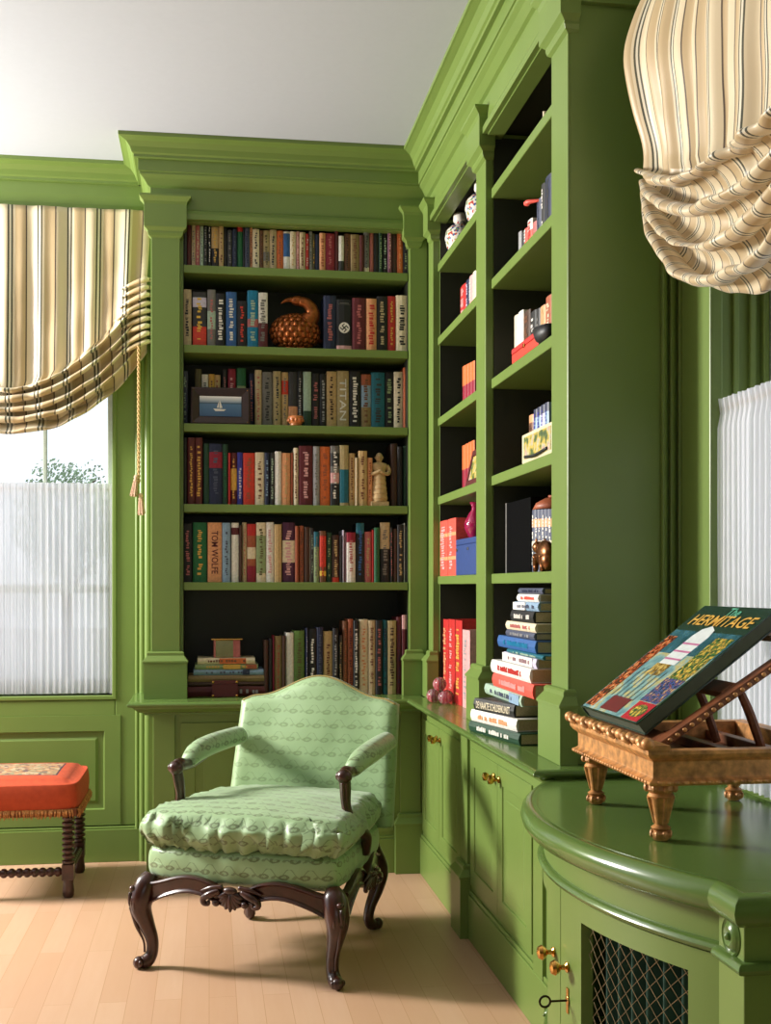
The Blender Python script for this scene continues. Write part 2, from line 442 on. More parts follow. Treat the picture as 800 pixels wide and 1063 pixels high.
bc = empty('bookcase', 'green painted built-in bookcase facing the camera beside the left window', 'bookcase', (0, 0, 0))
b = BM()
box(b, -0.258, 0.998, WY - 0.045, WY - 0.001, CT, 2.96); obj('back_panel', b, DARK_IN, bc)
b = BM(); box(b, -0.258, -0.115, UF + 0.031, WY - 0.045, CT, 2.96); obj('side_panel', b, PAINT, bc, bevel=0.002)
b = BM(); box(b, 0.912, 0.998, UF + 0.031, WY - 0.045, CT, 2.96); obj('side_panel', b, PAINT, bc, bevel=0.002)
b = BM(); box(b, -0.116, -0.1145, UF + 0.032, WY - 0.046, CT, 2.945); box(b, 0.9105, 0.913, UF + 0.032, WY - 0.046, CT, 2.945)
obj('shade_lining', b, DARK_IN, bc)  # thin dark sheets: shade inside the case, painted onto its side faces
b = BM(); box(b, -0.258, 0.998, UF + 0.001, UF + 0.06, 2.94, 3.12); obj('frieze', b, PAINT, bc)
b = BM(); box(b, -0.258, 0.998, UF + 0.04, WY - 0.045, 2.965, 2.99); obj('top_panel', b, DARK_IN, bc)
pilaster(bc, -0.193, UF, 0.128); pilaster(bc, 0.957, UF, 0.084, cw_=0.045, off=-0.022)
for z in SB: shelf(bc, -0.114, 0.910, UF + 0.022, WY - 0.046, z)

rc = empty('bookcase', 'green painted built-in bookcase along the right wall with two bays', 'bookcase', (0, 0, 0))
b = BM(); box(b, RX - 0.045, RX - 0.001, NEAR + 0.02, 5.47, CT, 2.96); obj('back_panel', b, DARK_IN, rc)
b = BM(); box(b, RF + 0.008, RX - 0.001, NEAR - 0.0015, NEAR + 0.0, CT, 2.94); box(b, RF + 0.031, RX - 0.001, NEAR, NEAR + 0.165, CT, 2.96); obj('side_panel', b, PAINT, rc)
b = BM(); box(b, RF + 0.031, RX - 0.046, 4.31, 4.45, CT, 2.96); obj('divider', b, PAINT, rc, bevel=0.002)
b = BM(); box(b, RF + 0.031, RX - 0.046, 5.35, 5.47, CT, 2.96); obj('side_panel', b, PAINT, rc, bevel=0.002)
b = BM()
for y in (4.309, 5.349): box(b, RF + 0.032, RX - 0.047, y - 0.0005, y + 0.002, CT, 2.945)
obj('shade_lining', b, DARK_IN, rc)  # dark sheets give the camera-facing bay sides their shade as colour
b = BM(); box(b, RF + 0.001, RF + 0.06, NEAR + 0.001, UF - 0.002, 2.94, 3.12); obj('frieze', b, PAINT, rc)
b = BM(); box(b, RF + 0.04, RX - 0.045, NEAR + 0.02, UF - 0.002, 2.965, 2.99); obj('top_panel', b, DARK_IN, rc)
R90 = -PI / 2
pilaster(rc, RF, NEAR + 0.0825, 0.165, R90); pilaster(rc, RF, 4.385, 0.155, R90); pilaster(rc, RF, 5.41, 0.108, R90, cw_=0.052, off=0.028)
for z in SR:
    shelf(rc, RF + 0.022, RX - 0.046, NEAR + 0.166, 4.308, z); shelf(rc, RF + 0.022, RX - 0.046, 4.452, 5.348, z)

# ---- L-shaped worktop
ct = BM()
pr = [(0.0, CT - 0.055), (0.0, CT - 0.004), (0.0, CT), (0.075, CT), (0.084, CT - 0.004), (0.088, CT - 0.011), (0.084, CT - 0.018), (0.074, CT - 0.021), (0.066, CT - 0.021), (0.060, CT - 0.030), (0.038, CT - 0.046), (0.018, CT - 0.052), (0.018, CT - 0.060), (0.0, CT - 0.060)]
IN = 0.088
sweep(ct, pr, [(-0.262, WY - 0.002), (-0.262, BF - 0.062), (BRX, BF - 0.062), (BRX, 3.26), (RX, 3.26)], side=1)
box(ct, -0.262, BRX + 0.02, BF - 0.062, WY - 0.002, CT - 0.045, CT - 0.0002); box(ct, BRX, RX - 0.001, 3.26, BF + 0.1, CT - 0.045, CT - 0.0002)
wt = obj('countertop', ct, PAINT_SH, bevel=0.0015)
tag(wt, 'long L-shaped green counter ledge running under both bookcases', 'countertop')

# ---- base cabinets
def knob(parent, x, y, z, rz=0.0, r=0.015):
    b = BM()
    lathe(b, [(0.0, 0.001), (0.011, 0.0), (0.012, -0.004), (0.006, -0.008), (0.005, -0.016), (0.012, -0.022), (r, -0.030), (0.013, -0.038), (0.0, -0.042)], axis='y', n=16)
    o = obj('knob', b, BRASS, parent, smooth='auto'); o.location = (x, y, z); o.rotation_euler = (0, 0, rz)
    tag(o, 'polished brass knob'); return o
def add_door(parent, x, z, w, h, kx=None):
    b = BM(); frame_door(b, w, h, fr=0.062)
    d = obj('door', b, PAINT, parent, bevel=0.001); d.location = (x, -0.004, z)
    if kx is not None: knob(d, kx, -0.002, h - 0.045)
    return d
cb = empty('base_cabinet', 'green base cabinet under the back bookcase, behind the armchair', 'cabinet', (-0.26, BF, 0))
W = BRX + 0.26
b = BM(); box(b, 0, W, 0.001, WY - BF - 0.002, 0.0, CT - 0.062); obj('body', b, PAINT, cb)
b = BM(); box(b, -0.0, W, -0.012, 0.001, 0, 0.155); box(b, 0, W, -0.007, 0.001, 0.155, 0.168); obj('base_moulding', b, PAINT, cb, bevel=0.003)
add_door(cb, 0.135, 0.19, 0.475, 0.505, 0.445); add_door(cb, 0.614, 0.19, 0.475, 0.505, 0.03)
for xx in (0.065, 1.17):
    b = BM(); box(b, xx - 0.05, xx + 0.045, -0.012, 0.002, 0, CT - 0.062); p = obj('pilaster', b, PAINT, cb, bevel=0.002)
    q = plinth(p, 0.085, 0.0, 0.27); q.location = (xx - 0.002, -0.012, 0)
cr = empty('base_cabinet', 'green base cabinet along the right wall with two pairs of doors', 'cabinet', (BRX, BF - 0.012, 0), R90)
W = BF - 0.012 - 3.21
b = BM(); box(b, 0, W, 0.001, RX - BRX - 0.002, 0.0, CT - 0.062); obj('body', b, PAINT, cr)
b = BM(); box(b, 0, W, -0.012, 0.001, 0, 0.165); box(b, 0, W, -0.007, 0.001, 0.165, 0.180); obj('base_moulding', b, PAINT, cr, bevel=0.003)
def Y(y): return BF - 0.012 - y
for ya, yb, k in ((5.36, 4.965, 1), (4.961, 4.53, 0), (4.352, 3.932, 1), (3.928, 3.50, 0)):
    w = ya - yb; add_door(cr, Y(ya), 0.20, w, 0.505, w - 0.035 if k else 0.035)
b = BM(); box(b, Y(4.50), Y(4.38), -0.010, 0.002, 0, CT - 0.062); p = obj('pilaster', b, PAINT, cr, bevel=0.002)
q = plinth(p, 0.11, 0.0, 0.27); q.location = (Y(4.44), -0.010, 0)
b = BM(); box(b, Y(3.46), Y(3.36), -0.010, 0.002, 0, CT - 0.062); p = obj('pilaster', b, PAINT, cr, bevel=0.002)
# ================================================================== BOOKS
PAL = dict(black=(20, 20, 24), charcoal=(48, 48, 50), grey=(112, 110, 106), slate=(70, 76, 98), silver=(150, 150, 152), white=(226, 222, 214), cream=(222, 208, 178),
    beige=(188, 168, 132), tan=(190, 160, 110), sand=(170, 152, 108), khaki=(140, 118, 76), olive=(92, 84, 48), brown=(110, 68, 42), umber=(66, 40, 26), rust=(158, 84, 54),
    orange=(208, 104, 48), peach=(216, 152, 106), red=(186, 40, 38), scarlet=(206, 58, 40), crimson=(138, 18, 46), maroon=(88, 20, 30), oxblood=(86, 28, 28), rose=(176, 98, 96),
    pink=(212, 160, 158), mauve=(116, 64, 84), plum=(72, 26, 60), navy=(24, 34, 66), blue=(44, 92, 154), skyblue=(132, 160, 186), azure=(0, 118, 160), royal=(52, 54, 150), teal=(18, 98, 116),
    green=(18, 96, 54), forest=(20, 60, 40), sage=(138, 158, 112), mint=(160, 184, 164), leaf=(96, 128, 60), gold=(212, 164, 72), lilac=(198, 192, 216), yellow=(226, 186, 66), coral=(226, 84, 70))
WORD = dict(charcoal='dark grey', slate='slate blue', sand='sandy', umber='dark brown', rust='rust brown', oxblood='oxblood red', skyblue='sky blue', azure='bright blue', royal='violet blue',
    forest='dark green', sage='sage green', mint='pale green', leaf='leaf green', navy='navy blue')
def cw(c): return WORD.get(c, c)
def cloth(c, r=0.5): return mat('cover_' + c, PAL[c], rough=r, vary=0.14, scale=90)
INK = {}
def ink(c): return mat('ink_' + c, PAL[c], rough=0.45, vary=0.03)
_txt = {}
def text_me(s, bold=0.0, cond=1.0):
    """lettering as mesh data: centred, cap height 1, lying in xy"""
    k = (s, bold)
    if k in _txt: return _txt[k]
    cu = bpy.data.curves.new('lettering', 'FONT'); cu.body = s; cu.size = 1.0; cu.offset = bold; cu.align_x = 'CENTER'; cu.resolution_u = 2
    o = bpy.data.objects.new('lettering', cu); C.objects.link(o)
    dg = bpy.context.evaluated_depsgraph_get(); me = bpy.data.meshes.new_from_object(o.evaluated_get(dg))
    bpy.data.objects.remove(o); bpy.data.curves.remove(cu)
    xs = [v.co.x for v in me.vertices]; ys = [v.co.y for v in me.vertices]
    cx, cy, hh, ww = (max(xs) + min(xs)) / 2, (max(ys) + min(ys)) / 2, max(ys) - min(ys), max(xs) - min(xs)
    for v in me.vertices: v.co = ((v.co.x - cx) / hh, (v.co.y - cy) / hh, 0)
    _txt[k] = (me, ww / hh); return _txt[k]
def lettering(parent, s, L, H, M, m, name='spine_lettering', bold=0.01):
    """fit text into length L x height H, placed by 4x4 matrix M (text plane xy)"""
    me, asp = text_me(s, bold); me = me.copy(); me.materials.clear(); me.materials.append(m)
    sx = L / asp; sy = H
    me.transform(M @ Matrix.Diagonal((sx, sy, 1, 1)))
    return link(name, me, parent)
SPINE = Matrix(((0, 1, 0, 0), (0, 0, -1, 0), (-1, 0, 0, 0), (0, 0, 0, 1)))   # text runs down the spine, facing -y
FRONT = Matrix(((1, 0, 0, 0), (0, 0, -1, 0), (0, 1, 0, 0), (0, 0, 0, 1)))    # text upright, facing -y
def at(v, M): return Matrix.Translation(v) @ M

def book_mesh(w, h, d, col, parent=None, name='book'):
    """standing book: x -w/2..w/2, spine at y=0 facing -y, z 0..h"""
    c = min(0.0028, w * 0.16); b = BM(); q = w / 2
    pts = [(-q, d), (-q, 0.004), (-q * 0.72, 0.0008), (0, -0.0012), (q * 0.72, 0.0008), (q, 0.004), (q, d), (q - c, d), (q - c, 0.007), (-q + c, 0.007), (-q + c, d)]
    prism(b, pts, 0, h)
    o = obj(name, b, col, parent)
    b = BM(); box(b, -q + c, q - c, 0.0065, d - 0.005, 0.004, h - 0.005); obj('page_block', b, PAGES, o)
    return o
def marks(parent, w, h, m, z0=0.12, z1=0.88, rnd=random):
    """small worn lettering strokes too fine to read"""
    b = BM(); z = h * z0; wd = w * rnd.uniform(0.28, 0.5); y = -0.0018
    while z < h * z1:
        l = rnd.uniform(0.004, 0.011)
        if rnd.random() < 0.82:
            x = rnd.uniform(-0.08, 0.08) * w
            t = rnd.uniform(0.6, 1.0) * wd / 2
            v = [b.verts.new(p) for p in ((x - t, y, z), (x + t, y, z), (x + t, y, z + l), (x - t, y, z + l))]; b.faces.new(v)
        z += l + rnd.uniform(0.002, 0.005)
    if not b.faces: b.free(); return
    return obj('spine_lettering', b, m, parent)
def band(parent, w, h, z0, z1, m, k=1.0):
    b = BM(); q = w / 2 * k
    pts = [(-q - 0.0002, 0.005), (-q - 0.0002, 0.0035), (-q * 0.72, 0.0003), (0, -0.0016), (q * 0.72, 0.0003), (q + 0.0002, 0.0035), (q + 0.0002, 0.005)]
    prism(b, pts, h * z0, h * z1); return obj('spine_band', b, m, parent)

ORD = ['first', 'second', 'third', 'fourth', 'fifth', 'sixth', 'seventh', 'eighth', 'ninth', 'tenth', 'eleventh', 'twelfth', 'thirteenth', 'fourteenth', 'fifteenth', 'sixteenth', 'seventeenth', 'eighteenth', 'nineteenth', 'twentieth',
       'twenty-first', 'twenty-second', 'twenty-third', 'twenty-fourth', 'twenty-fifth', 'twenty-sixth', 'twenty-seventh', 'twenty-eighth', 'twenty-ninth', 'thirtieth']
def place_words(i, n):
    if i < (n + 1) // 2 or i < 12: return ORD[i] + ' from the left'
    return ORD[n - 1 - i] + ' from the right' if n - 1 - i > 0 else 'last at the right end'

def build_row(rows, ox, oy, sc, shelf_z, where, group, face, right=False, depth=0.16, dmin=0.0):
    """rows: (x0, x1, top, colour, lettering colour or None, title or None, [(z0,z1,colour)...]) measured on the photograph"""
    n = len(rows)
    for i, r in enumerate(rows):
        x0, x1, top, c = r[:4]; ic = r[4] if len(r) > 4 else None; title = r[5] if len(r) > 5 else None; bands = r[6] if len(r) > 6 else []
        pa, pb, pt = ox + x0 / sc[0], ox + x1 / sc[0], oy + top / sc[1]
        rnd = random.Random(i * 31 + int(shelf_z * 1000) + int(face * 77))
        dy = (0.0 if right else rnd.uniform(0.0, 0.012)) + dmin
        if not right:
            A, B = on_y(pa, pt, face + dy), on_y(pb, pt, face + dy); w = B.x - A.x - 0.0008; h = A.z - shelf_z
            loc = ((A.x + B.x) / 2, face + dy, shelf_z + 0.0005); rz = 0
        else:
            A, B = on_x(pa, pt, face + dy), on_x(pb, pt, face + dy); A.y = min(A.y, 5.344); w = A.y - B.y - 0.0008; h = (A.z + B.z) / 2 - shelf_z
            loc = (face + dy, (A.y + B.y) / 2, shelf_z + 0.0005); rz = R90
        o = book_mesh(w, h, min(depth, max(0.11, h * 0.68)), cloth(c)); o.location = loc; o.rotation_euler = (0, 0, rz)
        size = 'tall' if h > 0.262 else 'short' if h < 0.2 else 'slim' if w < 0.02 else 'thick' if w > 0.045 else ''
        extra = ''
        for z0, z1, bc_ in bands: band(o, w, h, z0, z1, cloth(bc_))
        if title:
            L = h * 0.72; H = min(w * 0.55, 0.03)
            lettering(o, title, L, H, at((0, -0.0022, h * 0.5), SPINE), ink(ic or 'cream'))
            extra = f' lettered {title}'
        elif ic: marks(o, w, h, ink(ic), rnd=rnd)
        if not extra and bands: extra = f' with {cw(bands[0][2])} band'
        elif not extra and ic: extra = f' with {cw(ic)} lettering'
        lab = ' '.join(f'{size} {cw(c)} book{extra}, {place_words(i, n)} {where}'.split())
        if len(lab.split()) > 16: lab = ' '.join(f'{cw(c)} book{extra}, {place_words(i, n)} {where}'.split())
        if len(lab.split()) > 16: lab = ' '.join(f'{size} {cw(c)} book, {place_words(i, n)} {where}'.split())
        tag(o, lab, 'book', group)

S2 = (6.4516, 6.4516)
def shift(rows, dx): return [(r[0] + dx, r[1] + dx) + tuple(r[2:]) for r in rows]
FY = UF + 0.045
# top shelf
row1 = [(25,52,70,'charcoal'),(52,80,62,'oxblood'),(82,110,45,'beige','grey'),(110,138,65,'rose','beige'),(138,163,70,'mint','grey'),(163,190,45,'black','grey'),(190,215,45,'black','white'),
 (215,265,60,'black','gold',None,[(0.45,0.95,'tan')]),(265,298,70,'tan','brown'),(298,322,80,'black'),(322,355,95,'charcoal','grey'),(355,387,90,'navy','slate'),(387,425,45,'green',None,None,[(0.8,1,'red')]),
 (425,440,80,'black'),(440,472,80,'slate','navy'),(472,490,78,'peach','maroon'),(490,537,88,'cream','charcoal'),(537,563,98,'brown','umber'),(563,605,98,'sand','olive',None,[(0.22,0.45,'grey')]),
 (605,652,92,'beige','charcoal'),(652,697,100,'orange','rust'),(697,742,105,'white',None,None,[(0.35,0.95,'blue')]),(742,782,105,'cream','tan'),
 (783,806,105,'pink','rose'),(806,846,110,'beige','brown'),(846,868,120,'red','white'),(868,891,105,'silver','grey'),(891,909,120,'olive','gold'),(909,939,125,'navy'),(939,979,115,'peach','rust'),
 (979,1041,118,'crimson','rose'),(1041,1067,85,'maroon','umber'),(1067,1103,130,'charcoal',None,None,[(0.3,0.98,'white')]),(1103,1147,120,'brown','umber'),(1147,1207,125,'khaki','brown'),(1207,1237,130,'oxblood'),
 (1237,1273,110,'grey','charcoal',None,[(0.02,0.14,'cream')]),(1273,1301,100,'rose'),(1301,1336,105,'black'),(1336,1361,110,'forest','sage'),(1361,1396,105,'black','mint'),(1396,1424,92,'mauve','pink'),
 (1424,1458,105,'umber','oxblood'),(1458,1498,85,'orange','peach'),(1498,1536,95,'black','sage')]
build_row(row1, 186, 224, S2, SB[0], 'on top shelf', 'books on the top shelf of the back bookcase', FY)
# second shelf, either side of the bird
row2a = [(22,82,28,'beige','black',None),(90,182,45,'charcoal','yellow',None,[(0.02,0.36,'scarlet'),(0.72,0.9,'lilac')]),(188,244,30,'grey','rose',None,[(0.3,0.62,'mint')]),(246,306,55,'black','white'),
 (312,384,45,'blue','white',None),(386,454,105,'black','scarlet',None),(456,528,35,'azure','mint',None,[(0.36,0.5,'rose')]),(530,592,50,'white','grey',None,[(0.0,0.45,'maroon')])]
build_row(row2a, 186, 296, S2, SB[1], 'left of the bronze bird', 'books left of the bronze bird', FY)
row2b = [(205,290,70,'navy','rose'),(292,394,95,'black'),(398,488,85,'maroon','rose'),(490,560,90,'peach','red'),(562,632,75,'black','beige'),(634,688,75,'red','gold'),(690,770,68,'cream','black')]
build_row(row2b, 304, 296, S2, SB[1], 'right of the bronze bird', 'books right of the bronze bird', FY)
# third shelf: small books behind the photo frame, then the long row
row3a = [(18,58,60,'slate','mint'),(105,150,45,'olive'),(150,194,82,'white','black'),(196,236,80,'gold','brown'),(236,276,86,'tan','rust'),(290,318,50,'charcoal','rose'),(326,378,45,'crimson','pink'),(384,446,40,'sage',None,None,[(0.7,1,'green'),(0.45,0.62,'rust')]),(468,500,75,'navy','rose')]
build_row(row3a, 186, 376, S2, SB[2], 'on third shelf behind framed photo', 'books behind the framed photograph', FY + 0.075)
row3b = [(506,552,52,'beige','rose'),(556,624,66,'grey','charcoal'),(628,682,60,'sand','charcoal'),(684,730,68,'tan','grey',None,[(0.6,0.85,'scarlet')]),(732,792,65,'charcoal',None,None,[(0.2,0.38,'peach')]),
 (792,826,62,'black','silver'),(830,884,64,'mint',None,None,[(0.0,0.3,'forest')]),(884,940,75,'black','rose'),(942,984,80,'black','silver'),(986,1054,62,'tan','umber'),(1056,1136,58,'sand','white','TITAN'),
 (1140,1214,62,'black','white'),(1218,1284,82,'skyblue','brown',None,[(0.8,1,'rust'),(0.0,0.4,'khaki')]),(1286,1376,68,'teal','charcoal'),(1378,1436,70,'black','sage'),(1438,1498,65,'cream','black'),(1500,1538,36,'orange','peach')]
build_row(row3b, 186, 376, S2, SB[2], 'on third shelf', 'long row of books on the third shelf', FY + 0.055)
# fourth shelf
row4 = [(24,52,15,'black'),(55,105,15,'oxblood','gold'),(107,156,15,'oxblood','gold'),(164,200,55,'forest'),(200,288,55,'navy','slate',None,[(0.6,0.86,'crimson')]),(290,326,60,'forest','green'),(328,344,118,'red'),(344,386,118,'maroon','gold',None,[(0.28,0.7,'gold')]),
 (388,426,115,'royal','lilac'),(428,506,118,'scarlet','rust'),(508,570,114,'cream','brown'),(572,604,116,'navy','skyblue'),(606,638,118,'charcoal','mint'),(640,684,108,'white'),(686,744,118,'peach','tan'),(746,764,118,'rust'),
 (766,798,84,'cream','brown'),(800,894,70,'maroon','pink'),(896,940,74,'silver','grey'),(942,1010,76,'orange','rust'),(1012,1072,70,'grey','white',None,[(0.0,0.36,'black'),(0.38,0.55,'pink'),(0.66,0.88,'charcoal')]),
 (1074,1134,66,'sand',None,None,[(0.05,0.6,'teal')]),(1136,1176,120,'tan','brown'),(1178,1198,150,'beige'),(1200,1258,104,'tan','brown'),(1260,1294,150,'peach','rust')]
build_row(row4, 186, 452, S2, SB[3], 'on fourth shelf', 'books left of the stone statuette', FY)
row4b = [(655,698,56,'umber'),(700,735,75,'black'),(737,775,70,'forest')]
build_row(row4b, 304, 452, S2, SB[3], 'right of the stone statuette', 'books right of the stone statuette', FY + 0.02)
# fifth shelf
row5 = [(24,88,50,'black','rose'),(92,184,42,'green','gold'),(190,286,42,'peach','maroon','TOM WOLFE'),(288,344,44,'skyblue','slate'),(348,400,44,'white',None,None,[(0.8,0.92,'maroon')]),(402,420,60,'umber'),(422,452,42,'beige','rose'),
 (454,514,52,'rust',None,None,[(0.0,0.28,'crimson'),(0.8,1,'red'),(0.4,0.6,'cream')]),(516,580,42,'cream','olive',None,[(0.15,0.78,'sage')]),(582,634,40,'white','pink'),(636,686,54,'tan'),(690,774,42,'plum','pink',None,[(0.33,0.7,'cream')]),
 (776,800,66,'rust'),(803,835,64,'rust','brown'),(838,872,72,'umber'),(874,880,78,'white'),(881,899,80,'charcoal','mint'),(901,936,104,'sage','grey',None,[(0.7,1,'teal')]),(939,983,98,'brown','red',None,[(0.3,0.9,'scarlet'),(0.12,0.22,'yellow')]),(985,1022,108,'forest','sage'),
 (1024,1070,126,'umber','tan',None,[(0.0,0.1,'scarlet')]),(1072,1088,130,'black'),(1092,1106,92,'lilac'),(1108,1118,108,'maroon'),(1120,1180,108,'white','rose',None,[(0.8,1,'crimson')]),(1184,1238,46,'black','blue',None,[(0.82,1,'teal')]),
 (1240,1286,104,'rose','sand'),(1288,1304,92,'red'),(1306,1342,76,'green','forest'),(1344,1410,42,'black','grey',None,[(0.56,1.0,'beige')]),(1412,1430,76,'black','rose'),(1434,1458,84,'umber','oxblood'),(1460,1502,56,'black','tan'),(1504,1512,46,'white'),(1513,1540,66,'charcoal')]
build_row(row5, 186, 536, S2, SB[4], 'on fifth shelf', 'books on the fifth shelf', FY)
# bottom shelf standing row behind the chair back
S3 = (6.4516, 6.4516)
row6 = [(568,596,95,'umber','oxblood'),(598,626,85,'black'),(628,636,66,'crimson'),(638,688,68,'khaki','rust'),(690,712,66,'umber'),(714,766,44,'white'),(768,838,32,'leaf','olive')]
build_row(row6, 186, 650, S3, CT, 'in row beside horizontal pile', 'first books behind the chair back', FY)
row6b = [(85,102,130,'navy','silver'),(103,158,135,'black','white'),(159,202,125,'navy','slate'),(204,266,152,'tan','brown'),(268,304,130,'black','silver'),(306,332,178,'charcoal','sand'),(334,366,82,'brown','rust'),(368,404,70,'rust','oxblood'),(406,442,80,'black','white'),
 (444,504,72,'cream','peach'),(506,552,78,'beige','brown'),(554,600,78,'black','rose'),(602,632,78,'teal','navy'),(634,692,80,'sand','umber'),(694,728,55,'maroon','plum'),(730,764,42,'maroon',None,None,[(0.82,1,'pink')])]
build_row(row6b, 304, 632, S3, CT, 'in row above chair back', 'bottom shelf books above the chair back', FY)

def find(label_part):
    return [o for o in C.objects if label_part in str(o.get('label', ''))]
# the wide-spined history books with emblem or stacked title
for o in find('second from the left right of the bronze bird'):
    me = o.data; w = max(v.co.x for v in me.vertices) * 2; h = max(v.co.z for v in me.vertices)
    b = BM(); lathe(b, [(0.0, -0.0024), (w * 0.36, -0.0024), (w * 0.36, -0.0018), (0.0, -0.0018)], c=(0, 0, h * 0.44), axis='y', n=24); obj('emblem_disc', b, ink('white'), o)
    b = BM(); s = w * 0.036; M2 = Matrix.Rotation(PI / 4, 3, 'Y')
    for k in range(4):
        Rk = Matrix.Rotation(k * PI / 2, 3, 'Y') @ M2
        for (xa, xb, za, zb) in ((-s, s, 0, 6 * s), (s, 6 * s * 0.98, 4.2 * s, 6 * s)):
            v = [b.verts.new((Rk @ Vector((x, -0.0027, z))) * 1.0 + Vector((0, 0, h * 0.44))) for x, z in ((xa, za), (xb, za), (xb, zb), (xa, zb))]
            for q in v: q.co.y = -0.0027
            b.faces.new(v)
    obj('emblem', b, ink('black'), o)
    band(o, w, h, 0.0, 0.09, cloth('pink')); b = BM(); box(b, -w * 0.4, w * 0.4, -0.0024, -0.0016, h * 0.9, h * 0.905); box(b, -w * 0.3, w * 0.3, -0.0024, -0.0016, h * 0.92, h * 0.93); obj('spine_rule', b, ink('grey'), o)
    o['label'] = 'black history book with white emblem disc on spine, right of the bronze bird'
for o in find('TOM WOLFE'): pass

# ---- horizontal pile on the bottom shelf
def flat_book(x0, x1, y0, y1, z0, z1, c, label, group, text=None, ic=None, spine='y', extra=None, rz=0.0, curve=0.0, cat='book', pages=True):
    """lying book; spine='y' faces -y (runs along x), spine='x' faces -x (runs along y)"""
    w = z1 - z0 - 0.0006
    if spine == 'y': L, D = x1 - x0, y1 - y0; loc = ((x0 + x1) / 2, y0, z0); r = 0
    else: L, D = y1 - y0, x1 - x0; loc = (x0, (y0 + y1) / 2, z0); r = R90
    c_ = min(0.003, w * 0.15); b = BM()
    pts = [(D, 0), (0.004, 0), (0.0005, w * 0.2), (-0.002, w * 0.5), (0.0005, w * 0.8), (0.004, w), (D, w), (D, w - c_), (0.008, w - c_), (0.008, c_), (D, c_)]
    prism(b, pts, -L / 2, L / 2, fn=lambda x, y, z: (z, x, y))
    o = obj('book', b, cloth(c)); o.location = loc; o.rotation_euler = (0, 0, r + rz)
    b = BM(); box(b, -L / 2 + 0.004, L / 2 - 0.004, 0.0075, D - 0.005, c_, w - c_); obj('page_block', b, PAGES, o)
    if extra:
        for u0, u1, cc in extra:
            b = BM(); box(b, L * (u0 - 0.5), L * (u1 - 0.5), -0.0026, 0.003, w * 0.06, w * 0.94); obj('spine_band', b, cloth(cc), o)
    if text: lettering(o, text, L * 0.84, w * 0.6, at((0, -0.0032, w * 0.5), FRONT), ink(ic))
    elif ic:
        b = BM(); x = -L * 0.32; rnd = random.Random(int(L * 9999 + w * 1e5))
        while x < L * 0.32:
            l = rnd.uniform(0.005, 0.012)
            if rnd.random() < 0.8: box(b, x, x + l, -0.0032, -0.001, w * 0.3, w * rnd.uniform(0.6, 0.72))
            x += l + 0.004
        obj('spine_lettering', b, ink(ic), o)
    tag(o, label, cat, group); return o
zy = lambda py, Yy=UF + 0.04: on_y(230, py, Yy).z
PX = lambda px, Yy=UF + 0.04: on_y(px, 690, Yy).x
pg = 'books lying in the pile beside the standing row'
py_of = lambda c: 650 + c / 6.4516
px_of = lambda c: 186 + c / 6.4516
pile = [(32,235,395,455,'sand','oxblood','bottom left book of two lying under the pile, pale page edges'),(400,575,395,455,'sand','oxblood',None),
        (40,580,345,395,'khaki','umber','wide brown book lying under the light blue book'),(40,578,325,345,'umber',None,'thin dark book lying in middle of the pile'),
        (95,565,282,325,'skyblue','navy','light blue book lying third from top of the pile'),(105,528,242,282,'sage','gold','sage green book lying second from top of the pile'),(122,508,195,242,'cream','rust','cream and orange book on top of the lying pile')]
z = CT + 0.0005; yb = UF + 0.05
o = flat_book(PX(px_of(30)), PX(px_of(300)), yb, yb + 0.2, z, z + 0.045, 'maroon', 'maroon bound book lying under left half of the book pile', pg)
o.rotation_euler.z = 0; 
o2 = flat_book(PX(px_of(302)), PX(px_of(575)), yb, yb + 0.2, z, z + 0.045, 'oxblood', 'oxblood bound book lying under right half of the book pile', pg, ic='silver')
z += 0.0455
for a, c, hh, col, ic, lab, ex in ((40, 578, 0.020, 'umber', None, 'thin dark brown book lying in lower part of the pile', None), (60, 580, 0.030, 'khaki', None, 'khaki book lying under the light blue book in the pile', None),
    (95, 565, 0.026, 'skyblue', 'slate', 'light blue book lying third from top of the pile', [(0.7, 0.8, 'navy')]), (105, 528, 0.024, 'sage', 'gold', 'sage green book lying second from top of the pile', [(0.45, 0.72, 'gold'), (0.8, 0.98, 'rust')]),
    (122, 508, 0.028, 'cream', 'brown', 'cream and orange book on top of the lying pile', [(0.38, 0.84, 'orange')])):
    flat_book(PX(px_of(a)), PX(px_of(c)), yb + 0.004, yb + 0.19, z, z + hh, col, lab, pg, ic=ic, extra=ex); z += hh + 0.0004
PILE_Z = z

# ---- right bookcase rows (spines face -x)
FX = RF + 0.05
S = lambda s: (s, s)
build_row([(110,135,630,'silver'),(138,164,640,'black'),(165,192,600,'coral','white'),(192,235,520,'white','red',None,[(0.25,0.6,'coral')]),(240,274,540,'rose'),(276,318,330,'slate','navy'),(320,350,190,'black','white'),(352,414,115,'navy','charcoal')],
    525, 170, S(8.864), SR[1], 'on second shelf of near bay', 'books on second shelf of the near bay', FX, True)
build_row([(125,163,365,'cream'),(165,214,325,'white'),(216,284,325,'umber','brown'),(286,344,325,'black','white'),(346,384,300,'black','grey'),(386,437,270,'peach','tan'),(439,505,170,'rust','cream')],
    520, 290, S(9.667), SR[2], 'on third shelf of near bay', 'books on third shelf of the near bay', FX + 0.02, True)
build_row([(300,350,330,'peach','umber',None,[(0.6,0.85,'brown')]),(352,390,270,'skyblue','royal',None,[(0.85,1,'navy')]),(392,430,245,'skyblue','royal',None,[(0.85,1,'navy')]),(432,472,220,'lilac','royal',None,[(0.85,1,'navy')]),(474,515,195,'skyblue','royal',None,[(0.85,1,'navy')])],
    520, 400, S(10.633), SR[3], 'on fourth shelf of near bay', 'books on fourth shelf of the near bay', FX + 0.03, True)
